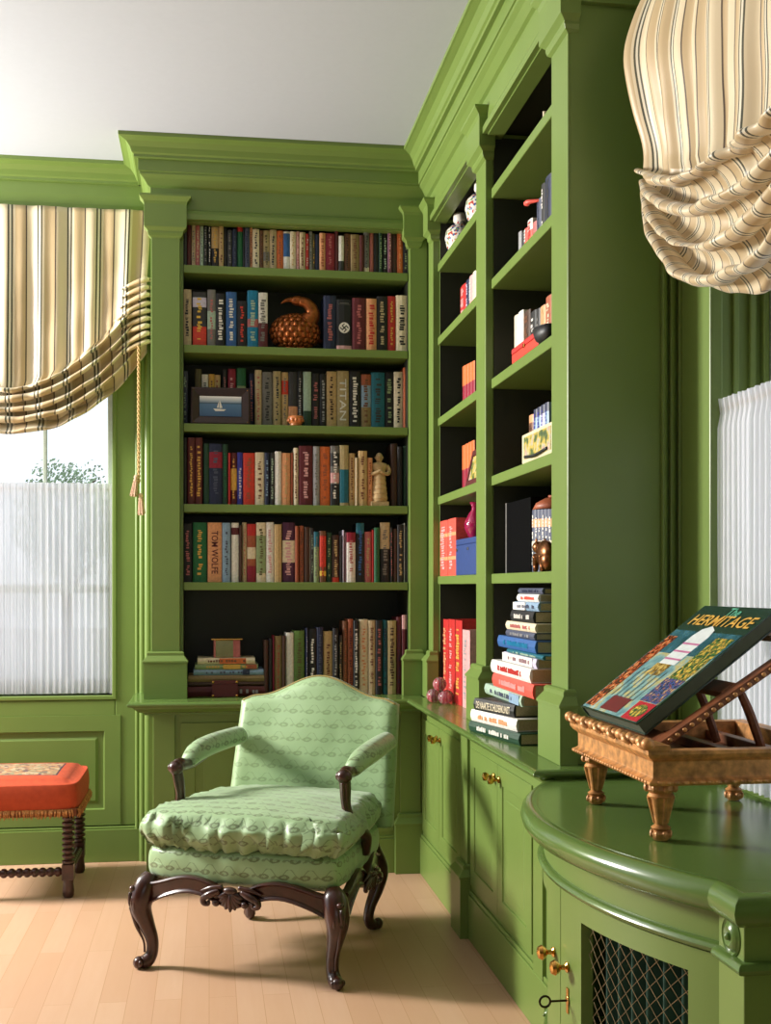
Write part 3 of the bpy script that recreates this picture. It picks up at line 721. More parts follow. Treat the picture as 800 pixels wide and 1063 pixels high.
build_row([(430 + 42 * k, 471 + 42 * k, 172 - k * 2, 'slate', 'white', None, [(0.72,0.85,'peach'),(0.4,0.5,'cream')]) for k in range(6)],
    515, 515, S(11.815), SR[4], 'of patterned set', 'patterned grey blue set on the fifth shelf', RF + 0.07, True)
build_row([(150,190,700,'red','pink'),(192,214,660,'navy','lilac'),(216,239,630,'pink','white'),(241,262,600,'cream')], 455, 195, S(6.867), SR[1], 'on second shelf of far bay', 'books on second shelf of the far bay', FX, True)
build_row([(162 + 21 * k, 182 + 21 * k, 136 - 11 * k, 'crimson', None, None, [(0.48,1,'orange')]) for k in range(4)], 455, 360, S(6.644), SR[2], 'of orange set on third shelf', 'orange and crimson set on third shelf', FX, True)
build_row([(160 + 21 * k, 180 + 21 * k, 682 - 11 * k, 'crimson', None, None, [(0.48,1,'orange')]) for k in range(4)], 455, 360, S(6.644), SR[3], 'of orange set behind small picture', 'orange and crimson set behind the small picture', FX + 0.03, True)
build_row([(130,235,262,'coral','pink',None,[(0.7,0.76,'peach'),(0.28,0.34,'peach')]),(238,340,232,'coral','pink',None,[(0.7,0.76,'peach'),(0.28,0.34,'peach')])], 445, 520, S(12.51), SR[4], 'on fifth shelf of far bay', 'coral red volumes on the fifth shelf', RF + 0.028, True)
build_row([(185,234,125,'red','peach'),(236,300,125,'red','pink'),(305,372,135,'red','gold'),(376,450,232,'pink','silver')], 440, 630, S(9.657), CT, 'on counter behind glass balls', 'red and pink books behind the glass balls', RF + 0.042, True)
build_row([(395,420,160,'cream')], 545, 100, (22.0, 10.0), SR[0], 'on top shelf of near bay', 'single pale book', FX, True)

# ---- the tall pile on the counter
pg = 'books in the tall pile on the counter'
def cz(py, y): return CAMH + (HY - py) / F * (0.95 * SN + y * CS)
tp = [  # near px, far px, near bottom py, colour, lettering, title, label, thickness
 (539, 486.5, 'forest', 'white', None, 'dark green art book at the bottom of the tall counter pile', 0.042, None),
 (536.5, 488, 'white', 'peach', None, 'white art book with peach lettering, second from bottom of counter pile', 0.045, None),
 (534, 491, 'black', 'cream', 'DE NAAKTE SCHILDERKUNST', 'black art book with large pale title in the counter pile', 0.046, None),
 (541, 503, 'mint', 'slate', None, 'pale blue-white book lying above the black art book', 0.040, [(0.7, 0.95, 'skyblue')]),
 (553, 511, 'coral', 'pink', None, 'bright coral red book lying in the counter pile', 0.050, None),
 (550, 509.5, 'white', 'red', None, 'thick white book lying on the coral red book', 0.050, None),
 (556.5, 522, 'lilac', 'mauve', None, 'white and lilac book lying below the teal book', 0.037, [(0.0, 0.9, 'white')]),
 (563.5, 526, 'teal', 'mint', None, 'thin teal book lying below the bright blue book', 0.016, None),
 (555.5, 516.5, 'blue', 'azure', None, 'bright blue book jutting out of the counter pile', 0.044, None),
 (554.5, 525, 'slate', 'silver', None, 'slate book lying on the bright blue book', 0.026, None),
 (555.5, 525, 'cream', 'rose', None, 'cream book lying below the black and white spine', 0.032, None),
 (553.5, 530, 'black', 'white', None, 'black book with big white spine lettering near top of counter pile', 0.042, None),
 (558.5, 533, 'skyblue', 'slate', None, 'half white half light blue book, third from top of counter pile', 0.032, [(0.0, 0.5, 'white')]),
 (558.5, 536.5, 'white', 'coral', None, 'white book with coral lettering, second from top of counter pile', 0.028, None),
 (563, 538, 'slate', 'navy', None, 'blue grey paperback on top of the tall counter pile', 0.022, None)]
z = CT + 0.0005
for k, (pn, pf, c, ic, title, lab, th, ex) in enumerate(tp):
    xf = 0.962 + 0.004 * k + (0.012 if k == 6 else 0)
    yn, yf = on_x(pn, 700, xf).y, on_x(pf, 700, xf).y
    yn = max(yn, 3.455); th *= 0.89
    depth = min(0.27, (yf - yn) * 0.62 + 0.02)
    x2 = 0.89 + 0.003 * k
    if k < 3: yf = on_x(pf, 700, x2).y; depth = 0.23
    o = flat_book(xf, xf + depth, yn, yf, z, z + th, c, lab, pg, text=title, ic=ic, spine='x', extra=ex); z += th + 0.0003
    if k < 3:
        L_ = math.hypot(xf - x2, yn - yf); o.location.x = (xf + x2) / 2; o.rotation_euler.z = math.atan2(yn - yf, xf - x2)
# ================================================================== SHELF ORNAMENTS
# bronze pine-cone scaled bird on the second shelf
bird = empty('bird_figure', 'bronze bird figure with scaled feathers and turned head on second shelf', 'sculpture', on_y(306, 358, UF + 0.11).to_tuple()[:2] + (SB[1],))
BRZ = mat('bronze_scales', (150, 84, 40), rough=0.38, metal=0.7, vary=0.4, scale=60)
b = BM(); rnd = random.Random(3)
blob(b, (0, 0, 0.085), (0.112, 0.075, 0.083), n=24, m=14)
for i in range(9):
    for j in range(18):
        a = PI * (i + 0.8) / 10.0; t = 2 * PI * (j + 0.5 * (i % 2)) / 18
        n = Vector((math.sin(a) * math.cos(t), math.sin(a) * math.sin(t), math.cos(a)))
        c = Vector((0.112 * n.x, 0.075 * n.y, 0.085 + 0.083 * n.z))
        rot = n.to_track_quat('Z', 'X').to_matrix()
        blob(b, c, (0.018, 0.013, 0.008), n=6, m=4, rot=rot)
obj('body', b, BRZ, bird, smooth=True)
b = BM(); tube(b, [(0.055, -0.01, 0.13), (0.08, -0.02, 0.175), (0.055, -0.03, 0.215), (0.02, -0.03, 0.225)], [0.05, 0.035, 0.026, 0.022], n=12, k=6); obj('neck', b, BRZ, bird, smooth=True)
b = BM(); blob(b, (0.01, -0.03, 0.228), (0.034, 0.022, 0.022), n=14, m=9); tube(b, [(-0.015, -0.03, 0.232), (-0.045, -0.032, 0.226), (-0.066, -0.034, 0.212)], [0.014, 0.008, 0.002], n=8)
blob(b, (-0.002, -0.052, 0.234), 0.004, n=8, m=5); obj('head', b, BRZ, bird, smooth=True)
b = BM()
tube(b, [(0.09, 0, 0.06), (0.125, 0.02, 0.05), (0.14, 0.03, 0.09)], [0.03, 0.02, 0.006], n=8, flat=0.5)
obj('tail', b, BRZ, bird, smooth=True)
for s in (-0.03, 0.03):
    b = BM(); blob(b, (s, -0.035, 0.006), (0.02, 0.026, 0.007)); obj('foot', b, BRZ, bird, smooth=True)

# framed sailing-boat photograph on the third shelf
A = on_y(198, 441, UF + 0.045); B_ = on_y(259.5, 400, UF + 0.045)
fw, fh = B_.x - A.x, 0.172
fr = empty('photo_frame', 'dark wooden frame holding a photograph of a white sailing boat', 'picture frame', (A.x + fw / 2, UF + 0.045, SB[2] + 0.0005)); fr.rotation_euler = (math.radians(-7), 0, 0)
FRM = mat('frame_wood', (54, 34, 30), rough=0.35, vary=0.2)
b = BM()
loops = [(0, 0.018), (0, 0), (0.007, -0.003), (0.036, 0.004), (0.038, 0.008)]
V = [[b.verts.new((x, y, zz)) for x, zz in ((-fw / 2 + d, d), (fw / 2 - d, d), (fw / 2 - d, fh - d), (-fw / 2 + d, fh - d))] for d, y in loops]
for i in range(4):
    for j in range(4): b.faces.new((V[i][j], V[i][(j + 1) % 4], V[i + 1][(j + 1) % 4], V[i + 1][j]))
b.faces.new(V[0][::-1]); b.faces.new(V[-1])
obj('frame', b, FRM, fr)
ph = BM(); grid(ph, lambda u, v: (-fw / 2 + 0.039 + u * (fw - 0.078), 0.006, 0.039 + v * (fh - 0.078)), 1, 1)
PHM = bpy.data.materials.new('photo_print'); nt, N, L, P = nodes(PHM)
uv = N.new('ShaderNodeUVMap'); sp = N.new('ShaderNodeSeparateXYZ'); L.new(uv.outputs['UV'], sp.inputs[0])
rp = N.new('ShaderNodeValToRGB'); L.new(sp.outputs['Y'], rp.inputs['Fac'])
for p_, c_ in ((0.0, (60, 92, 130)), (0.6, (84, 120, 158)), (0.66, (62, 84, 96)), (0.7, (130, 150, 170)), (1.0, (160, 176, 196))):
    e = rp.color_ramp.elements.new(p_); e.color = lin(c_)
L.new(rp.outputs['Color'], P.inputs['Base Color']); P.inputs['Roughness'].default_value = 0.25
p_o = obj('photo', ph, PHM, fr)
b = BM()
cx, cz_ = -0.005, 0.075
for pts in ([(-0.028, 0), (0.03, -0.003), (0.02, -0.011), (-0.018, -0.012)], [(0, 0.002), (0.014, 0.004), (0.001, 0.042)], [(-0.002, 0.004), (-0.012, 0.004), (-0.002, 0.036)]):
    b.faces.new([b.verts.new((cx + x, 0.0052, cz_ + z_)) for x, z_ in pts])
obj('boat', b, mat('ink_white', PAL['white']), p_o)
b = BM()
for x in (-fw / 2 + 0.012, fw / 2 - 0.012):
    for z_ in (0.012, fh - 0.012): blob(b, (x, -0.003, z_), 0.003, n=8, m=5)
obj('corner_studs', b, mat('brass', PAL['gold']), fr)

# small carved bowl in front of the third shelf
for v in (): pass
bw = on_y(307, 441, UF + 0.04)
b = BM(); lathe(b, [(0.0, 0), (0.024, 0), (0.028, 0.004), (0.024, 0.008), (0.031, 0.014), (0.035, 0.028), (0.035, 0.044), (0.032, 0.046), (0.030, 0.030), (0.0, 0.012)], n=24)
for k in range(12):
    a = 2 * PI * k / 12; blob(b, (0.034 * math.cos(a), 0.034 * math.sin(a), 0.026), (0.007, 0.007, 0.009), n=8, m=5)
o = obj('carved_bowl', b, mat('carved_copper', (196, 118, 66), rough=0.35, vary=0.3), smooth=True); o.location = (bw.x, UF + 0.058, SB[2] + 0.0005)
tag(o, 'small copper coloured carved bowl in front of the third shelf books', 'bowl')

# stone statuette in a tiered skirt with folded hands on the fourth shelf
sx = on_y(393.5, 500, UF + 0.07).x
stt = empty('statuette', 'pale stone statuette with folded hands and tiered skirt on fourth shelf', 'statuette', (sx, UF + 0.075, SB[3] + 0.0005))
STN = mat('pale_stone', (190, 162, 118), rough=0.8, vary=0.2, scale=60)
b = BM(); box(b, -0.042, 0.042, -0.032, 0.032, 0, 0.022); obj('base', b, STN, stt, bevel=0.003)
b = BM(); pr = [(0.036, 0.022)]
for k in range(5):
    z_ = 0.034 + k * 0.023; pr += [(0.039 - k * 0.0022, z_), (0.039 - k * 0.0022 + 0.002, z_ + 0.002), (0.036 - k * 0.0022, z_ + 0.021)]
pr += [(0.027, 0.152), (0.0, 0.153)]
lathe(b, pr, n=24); obj('skirt', b, STN, stt, smooth='auto')
b = BM()
rings(b, [[(r1 * math.cos(a), r2 * math.sin(a), z_) for a in [2 * PI * j / 16 for j in range(16)]] for r1, r2, z_ in ((0.026, 0.02, 0.148), (0.032, 0.022, 0.17), (0.040, 0.022, 0.190), (0.034, 0.02, 0.200), (0.012, 0.012, 0.206), (0.011, 0.011, 0.212))])
for s in (-1, 1):
    tube(b, [(s * 0.036, 0, 0.192), (s * 0.046, -0.002, 0.165), (s * 0.034, -0.018, 0.150), (s * 0.004, -0.030, 0.160)], [0.010, 0.011, 0.009, 0.007], n=10)
blob(b, (0, -0.030, 0.162), (0.012, 0.007, 0.008))
obj('torso', b, STN, stt, smooth=True)
b = BM(); blob(b, (0, -0.002, 0.228), (0.0175, 0.018, 0.022), n=16, m=10); blob(b, (0, -0.019, 0.226), (0.003, 0.004, 0.006), n=8, m=5)
for s in (-1, 1): blob(b, (s * 0.007, -0.0155, 0.231), (0.0035, 0.003, 0.0022), n=8, m=5); blob(b, (s * 0.018, 0, 0.227), (0.003, 0.004, 0.006), n=8, m=5)
blob(b, (0, -0.016, 0.217), (0.006, 0.004, 0.0015), n=8, m=4)
obj('head', b, STN, stt, smooth=True)

# small silvered cup box on top of the lying pile
bx0, bx1 = PX(222), PX(249)
cup = empty('mirrored_box', 'small gilt and glass box standing on top of the lying pile', 'box', ((bx0 + bx1) / 2, UF + 0.12, PILE_Z + 0.0005))
b = BM(); hw = (bx1 - bx0) / 2; box(b, -hw, hw, -0.05, 0.05, 0, 0.080); obj('body', b, mat('mirror_glass', (190, 180, 140), rough=0.08, metal=0.9), cup, bevel=0.004)
b = BM(); box(b, -hw - 0.012, hw + 0.012, -0.06, 0.06, 0.0805, 0.086); obj('lid', b, mat('brass', PAL['gold']), cup, bevel=0.001)
b = BM(); box(b, -hw - 0.001, -hw + 0.008, -0.052, -0.045, 0.0, 0.08); box(b, hw - 0.030, hw + 0.001, -0.052, -0.045, 0.0, 0.08); obj('label_panel', b, cloth('rose'), cup)
# maroon leather box with brass corners standing before the pile
mx0, mx1 = PX(220, UF - 0.01), PX(247, UF - 0.01)
lb = empty('leather_box', 'small maroon leather box with brass corners before the lying book pile', 'box', ((mx0 + mx1) / 2, UF + 0.012, CT + 0.0005))
hw = (mx1 - mx0) / 2
b = BM(); box(b, -hw, hw, 0, 0.028, 0, 0.058); obj('body', b, cloth('maroon'), lb, bevel=0.002)
b = BM(); box(b, -hw, hw, 0, 0.028, 0.0585, 0.074); obj('lid', b, cloth('maroon'), lb, bevel=0.002)
for s in (-1, 1):
    for z_ in (0.006, 0.068):
        b = BM(); blob(b, (s * (hw - 0.005), -0.001, z_), (0.006, 0.003, 0.006), n=10, m=6); obj('corner', b, BRASS, lb, smooth=True)

# two ginger jars in the far bay
JAR = bpy.data.materials.new('painted_porcelain'); nt, N, L, P = nodes(JAR)
tc = N.new('ShaderNodeTexCoord'); vo = N.new('ShaderNodeTexVoronoi'); vo.inputs['Scale'].default_value = 110; L.new(tc.outputs['Object'], vo.inputs['Vector'])
sp = N.new('ShaderNodeSeparateColor'); L.new(vo.outputs['Color'], sp.inputs[0])
rp = N.new('ShaderNodeValToRGB'); rp.color_ramp.interpolation = 'CONSTANT'; L.new(sp.outputs[0], rp.inputs['Fac'])
rp.color_ramp.elements[0].color = lin((226, 222, 212)); rp.color_ramp.elements[1].position = 0.42; rp.color_ramp.elements[1].color = lin((60, 96, 150))
for p_, c_ in ((0.58, (184, 70, 56)), (0.7, (226, 222, 212)), (0.86, (120, 150, 110)), (0.93, (206, 160, 100))):
    e = rp.color_ramp.elements.new(p_); e.color = lin(c_)
L.new(rp.outputs['Color'], P.inputs['Base Color']); P.inputs['Roughness'].default_value = 0.15; P.inputs['Coat Weight'].default_value = 0.5
for k, (px, lab) in enumerate(((475, 'painted porcelain ginger jar with white lid, left one in far bay'), (497, 'painted porcelain ginger jar half hidden behind the middle pilaster'))):
    y = on_x(px, 240, RF + 0.09).y
    j = empty('ginger_jar', lab, 'jar', (RF + 0.10, y, SR[0] + 0.0005), 0, 'painted ginger jars')
    b = BM(); lathe(b, [(0.0, 0), (0.034, 0), (0.040, 0.01), (0.060, 0.05), (0.068, 0.085), (0.062, 0.118), (0.040, 0.14), (0.022, 0.148), (0.020, 0.16), (0.0, 0.16)], n=28); obj('body', b, JAR, j, smooth=True)
    b = BM(); lathe(b, [(0.0, 0.158), (0.028, 0.158), (0.030, 0.164), (0.029, 0.19), (0.022, 0.198), (0.0, 0.20)], n=24); obj('lid', b, mat('white_glaze', (228, 224, 214), rough=0.15), j, smooth=True)

# small red bird ornament perched beside the black book
p = on_x(548.5, 211, RF + 0.03)
rb = empty('bird_ornament', 'tiny red bird ornament sticking out beside the black book', 'ornament', (RF + 0.026, p.y, p.z))
b = BM(); tube(b, [(0.03, -0.055, -0.006), (0.0, -0.02, -0.002), (0, 0.0, 0.0), (0, 0.016, 0.004)], [0.004, 0.008, 0.010, 0.006], n=8); blob(b, (0, 0.018, 0.005), (0.008, 0.010, 0.008)); obj('body', b, cloth('coral', 0.3), rb, smooth=True)
b = BM(); tube(b, [(0, 0.026, 0.004), (0, 0.036, 0.001)], [0.003, 0.0006], n=6, smooth=False); obj('beak', b, cloth('maroon', 0.3), rb)
# red lacquer box and black box in front of the third shelf books, near bay
def low_box(name, label, pa, pb, x, z0, h, d, m, lidm=None, cat='box'):
    ya, yb_ = on_x(pa, 400, x).y, on_x(pb, 400, x).y
    e = empty(name, label, cat, (x, (ya + yb_) / 2, z0 + 0.0005), R90); w_ = abs(ya - yb_)
    b = BM(); box(b, -w_ / 2, w_ / 2, 0, d, 0, h * 0.62); obj('body', b, m, e, bevel=0.003)
    b = BM(); box(b, -w_ / 2 - 0.001, w_ / 2 + 0.001, -0.001, d + 0.001, h * 0.62 + 0.0006, h); obj('lid', b, lidm or m, e, bevel=0.003)
    b = BM(); box(b, -0.008, 0.008, -0.004, -0.001, h * 0.5, h * 0.75); obj('clasp', b, BRASS, e, bevel=0.001)
    return e
low_box('lacquer_box', 'long red lacquer box lying before the cream books in near bay', 531, 558.5, RF + 0.024, SR[2], 0.050, 0.042, cloth('scarlet', 0.3), cloth('red', 0.3))
e = empty('black_dish', 'small black boat shaped dish before the rust brown book', 'dish', (RF + 0.045, on_x(566, 350, RF + 0.045).y, SR[2] + 0.0005), R90)
b = BM(); rings(b, [[(r1 * math.cos(a), 0.5 * r1 * math.sin(a), z_) for a in [2 * PI * j / 20 for j in range(20)]] for r1, z_ in ((0.035, 0), (0.06, 0.02), (0.075, 0.048), (0.07, 0.048), (0.05, 0.02))]); obj('bowl', b, cloth('black', 0.2), e, smooth=True)
b = BM(); rings(b, [[((r1) * math.cos(a), 0.5 * r1 * math.sin(a), z_) for a in [2 * PI * j / 20 for j in range(20)]] for r1, z_ in ((0.072, 0.0485), (0.077, 0.050), (0.072, 0.052))]); obj('rim', b, cloth('black', 0.2), e, smooth=True)

# flower painting card leaning on the fourth shelf of the near bay
x = RF + 0.028
ya, yb_ = on_x(541.5, 480, x).y, on_x(572.5, 470, x).y
ART = bpy.data.materials.new('flower_painting'); nt, N, L, P = nodes(ART)
tc = N.new('ShaderNodeTexCoord'); nz = N.new('ShaderNodeTexNoise'); nz.inputs['Scale'].default_value = 22; nz.inputs['Detail'].default_value = 4; L.new(tc.outputs['Object'], nz.inputs['Vector'])
rp = N.new('ShaderNodeValToRGB'); L.new(nz.outputs['Fac'], rp.inputs['Fac'])
rp.color_ramp.elements[0].position = 0.3; rp.color_ramp.elements[0].color = lin((40, 60, 50)); rp.color_ramp.elements[1].position = 0.75; rp.color_ramp.elements[1].color = lin((226, 222, 200))
for p_, c_ in ((0.42, (90, 110, 60)), (0.5, (196, 170, 70)), (0.58, (170, 176, 160)), (0.65, (190, 130, 110))):
    e = rp.color_ramp.elements.new(p_); e.color = lin(c_)
L.new(rp.outputs['Color'], P.inputs['Base Color']); P.inputs['Roughness'].default_value = 0.4
w_ = ya - yb_; h_ = 0.097
e = empty('painted_box', 'small cream box painted with flowers before blue books in near bay', 'box', (x, (ya + yb_) / 2, SR[3] + 0.0005), R90)
b = BM(); box(b, -w_ / 2, w_ / 2, 0, 0.035, 0, h_); obj('body', b, mat('cream_lacquer', (222, 212, 176), rough=0.3), e, bevel=0.004)
b = BM(); box(b, -w_ / 2 + 0.03, w_ / 2 - 0.006, -0.0015, 0.0, 0.012, h_ - 0.012); obj('painted_panel', b, ART, e)
b = BM(); tube(b, [(-w_ / 2 + 0.05, -0.003, 0.02), (0, -0.006, 0.012), (w_ / 2 - 0.04, -0.003, 0.02)], 0.005, n=8); obj('dark_border', b, cloth('black'), e, smooth=True)

# black slipcase, bronze figure, red cap on the fifth shelf near bay
x = RF + 0.07; ya, yb_ = on_x(525, 560, x).y, on_x(550.5, 560, x).y; w_ = ya - yb_
e = empty('slipcase', 'large black slipcase with silver edge on fifth shelf of near bay', 'slipcase', (x, (ya + yb_) / 2, SR[4] + 0.0005), R90)
b = BM(); box(b, -w_ / 2 + 0.012, w_ / 2, 0, 0.18, 0, 0.255); obj('body', b, mat('matt_black', (8, 8, 9), rough=0.9, spec=0.05), e, bevel=0.002)
b = BM(); box(b, -w_ / 2, -w_ / 2 + 0.0115, -0.002, 0.18, 0, 0.257); obj('edge_board', b, cloth('grey', 0.4), e, bevel=0.002)
x = RF + 0.05; yc = on_x(562, 580, RF + 0.04).y
e = empty('bronze_figure', 'small bronze crouching animal figure before the patterned book set', 'sculpture', (RF + 0.046, yc - 0.004, SR[4] + 0.0005), R90)
BR2 = mat('dark_bronze', (120, 76, 44), rough=0.28, metal=0.85, vary=0.3, scale=40)
b = BM(); blob(b, (0.015, 0.0, 0.056), (0.062, 0.026, 0.044), n=20, m=12); blob(b, (0.045, 0.0, 0.034), (0.034, 0.024, 0.034), n=14, m=9); obj('body', b, BR2, e, smooth=True)
b = BM(); blob(b, (-0.048, -0.004, 0.078), (0.024, 0.02, 0.020), n=14, m=9); blob(b, (-0.068, -0.006, 0.070), (0.012, 0.010, 0.009), n=10, m=7)
for s in (-1, 1): blob(b, (-0.036, s * 0.014, 0.098), (0.006, 0.004, 0.010), n=8, m=5)
obj('head', b, BR2, e, smooth=True)
for xx, yy in ((-0.035, -0.014), (-0.03, 0.014), (0.05, -0.016), (0.052, 0.016)):
    b = BM(); tube(b, [(xx * 0.8, yy, 0.05), (xx - 0.01, yy, 0.025), (xx - 0.004, yy, 0.008), (xx - 0.02, yy, 0.006)], [0.015, 0.011, 0.008, 0.007], n=8); obj('leg', b, BR2, e, smooth=True)
x = FX + 0.06; yc = on_x(566, 525, x).y
hz = [o for o in C.objects if 'first from the left of patterned set' in str(o.get('label', ''))][0]
topz = SR[4] + max(v.co.z for v in hz.data.vertices) + 0.001
e = empty('red_bowl', 'dark red lacquer bowl upside down on the patterned book set', 'bowl', (x + 0.03, yc, topz + 0.001))
b = BM(); lathe(b, [(0.0, 0.04), (0.03, 0.038), (0.060, 0.022), (0.072, 0.0), (0.066, 0.0), (0.05, 0.018), (0.0, 0.03)], n=28); obj('shell', b, cloth('rust', 0.25), e, smooth=True)
b = BM(); lathe(b, [(0.0, 0.040), (0.02, 0.040), (0.02, 0.047), (0.016, 0.047), (0.0, 0.042)], n=20); obj('foot_ring', b, cloth('rust', 0.25), e, smooth=True)

# navy box with a raspberry glass vase on it, far bay
x = RF + 0.032; ya, yb_ = on_x(472.8, 580, x).y, on_x(497, 580, x).y; w_ = ya - yb_
e = empty('navy_box', 'navy blue cloth box with metal tabs under the raspberry vase', 'box', (x, (ya + yb_) / 2, SR[4] + 0.0005), R90)
b = BM(); box(b, -w_ / 2, w_ / 2, 0, 0.16, 0, 0.125); obj('body', b, mat('navy_cloth', (36, 62, 118), rough=0.6), e, bevel=0.003)
b = BM(); box(b, -w_ / 2, w_ / 2, 0, 0.16, 0.1255, 0.150); obj('lid', b, mat('navy_cloth', (36, 62, 118)), e, bevel=0.003)
for xx in (-w_ / 2 + 0.035, 0.03):
    b = BM(); box(b, xx - 0.011, xx + 0.011, -0.004, -0.0005, 0.100, 0.112); obj('clasp', b, mat('steel', (210, 210, 215), rough=0.25, metal=1.0), e, bevel=0.001)
GLR = bpy.data.materials.new('raspberry_glass'); nt, N, L, P = nodes(GLR)
P.inputs['Base Color'].default_value = lin((176, 30, 84)); P.inputs['Roughness'].default_value = 0.06; P.inputs['Transmission Weight'].default_value = 0.35; P.inputs['Coat Weight'].default_value = 0.6
b = BM(); lathe(b, [(0.0, 0), (0.022, 0), (0.026, 0.006), (0.044, 0.04), (0.046, 0.065), (0.030, 0.10), (0.016, 0.12), (0.015, 0.135), (0.024, 0.152), (0.021, 0.152), (0.012, 0.135), (0.010, 0.11), (0.0, 0.06)], n=28)
o = obj('glass_vase', b, GLR, smooth=True); o.location = (x + 0.06, on_x(493, 560, x + 0.06).y, SR[4] + 0.151); tag(o, 'raspberry pink glass vase standing on the navy blue box', 'vase')
# small leaning picture, fourth shelf far bay
x = RF + 0.032; ya, yb_ = on_x(482.5, 490, x).y, on_x(500, 490, x).y; w_ = ya - yb_
e = empty('small_picture', 'small red framed picture leaning on fourth shelf of far bay', 'picture', (x, (ya + yb_) / 2, SR[3] + 0.001), R90); e.rotation_euler = (math.radians(-12), 0, R90)
b = BM()
h_ = 0.15; q = w_ / 2
V = [[b.verts.new((xx, yy, zz)) for xx, zz in ((-q + d, d), (q - d, d), (q - d, h_ - d), (-q + d, h_ - d))] for d, yy in ((0, 0.012), (0, 0), (0.022, 0.0), (0.024, 0.005))]
for i in range(3):
    for jx in range(4): b.faces.new((V[i][jx], V[i][(jx + 1) % 4], V[i + 1][(jx + 1) % 4], V[i + 1][jx]))
b.faces.new(V[0][::-1]); b.faces.new(V[-1]); obj('frame', b, cloth('oxblood', 0.4), e)
b = BM(); box(b, -q + 0.026, q - 0.026, 0.0035, 0.0045, 0.026, h_ - 0.026); obj('picture', b, ART, e)
# glass balls on the counter
GB = bpy.data.materials.new('swirled_glass'); nt, N, L, P = nodes(GB)
tc = N.new('ShaderNodeTexCoord'); wv = N.new('ShaderNodeTexWave'); wv.inputs['Scale'].default_value = 22; wv.inputs['Distortion'].default_value = 9; L.new(tc.outputs['Object'], wv.inputs['Vector'])
L.new(mix_col(N, L, wv.outputs['Fac'], lin((228, 214, 214)), lin((186, 60, 96))), P.inputs['Base Color'])
P.inputs['Roughness'].default_value = 0.04; P.inputs['Transmission Weight'].default_value = 0.75; P.inputs['IOR'].default_value = 1.45
for (xx, yy, zz, r, lab) in ((0.955, 5.10, 0, 0.030, 'lowest left swirled pink glass ball on the counter'), (1.013, 5.085, 0, 0.028, 'right swirled glass ball before the red books'),
                             (0.990, 5.024, 0, 0.029, 'swirled glass ball at the front of the counter group'), (0.978, 5.078, 0.052, 0.030, 'swirled pink glass ball resting on top of the other balls')):
    b = BM(); blob(b, (0, 0, 0), r, n=24, m=16); o = obj('glass_ball', b, GB, smooth=True); o.location = (xx, yy, CT + r + zz + 0.0003); tag(o, lab, 'glass ball', 'swirled glass balls on the counter')
# ================================================================== BOW-FRONTED CABINET UNDER THE RIGHT WINDOW
BCX, BCY = 1.805, 2.60
TZ = 0.775
def arc_pts(R, ya, yb, n=28):
    a0, a1 = math.asin((ya - BCY) / R), math.asin((yb - BCY) / R)
    return [(BCX - R * math.cos(a0 + (a1 - a0) * i / n), BCY + R * math.sin(a0 + (a1 - a0) * i / n)) for i in range(n + 1)]
def arc_slab(bm, Ro, Ri, ya, yb, z0, z1, n=24):
    prism(bm, arc_pts(Ro, ya, yb, n) + arc_pts(Ri, ya, yb, n)[::-1], z0, z1)
def arc_frame(bm, R, t, ya, yb, z0, z1, st, rt, rb, n=20):
    arc_slab(bm, R, R - t, ya, ya + st, z0, z1, 4); arc_slab(bm, R, R - t, yb - st, yb, z0, z1, 4)
    arc_slab(bm, R, R - t, ya + st, yb - st, z1 - rt, z1, n); arc_slab(bm, R, R - t, ya + st, yb - st, z0, z0 + rb, n)
YN, YF = 2.055, 3.19          # near and far ends of the bow
bw_ = empty('bow_cabinet', 'bow-fronted green cabinet with wire mesh doors below the book stand', 'cabinet', (0, 0, 0))
# top with a rounded nosing
b = BM()
path = arc_pts(1.045, YF, YN, 44)
nose = [(0.0, TZ - 0.058), (0.012, TZ - 0.060), (0.026, TZ - 0.055), (0.036, TZ - 0.043), (0.040, TZ - 0.029), (0.036, TZ - 0.014), (0.024, TZ - 0.003), (0.012, TZ), (0.006, TZ - 0.0025), (0.0, TZ - 0.0025)]
sweep(b, nose, path, side=1 if False else 1)
o = obj('top_moulding', b, PAINT_SH, bw_, smooth='auto')
b = BM(); prism(b, path + [(RX - 0.001, YN - 0.10), (RX - 0.001, YF)], TZ - 0.04, TZ - 0.002); obj('top', b, PAINT_SH, bw_)
# frieze, bead
b = BM(); arc_slab(b, 1.028, 0.99, YN, YF, 0.640, TZ - 0.055, 40)
obj('frieze', b, PAINT, bw_, smooth='auto')
b = BM(); bead = [(0.0, 0.633), (0.010, 0.633), (0.017, 0.637), (0.020, 0.644), (0.017, 0.651), (0.010, 0.655), (0.0, 0.655)]
sweep(b, bead, arc_pts(1.024, YF, YN, 44), side=1); obj('bead', b, PAINT_SH, bw_, smooth='auto')
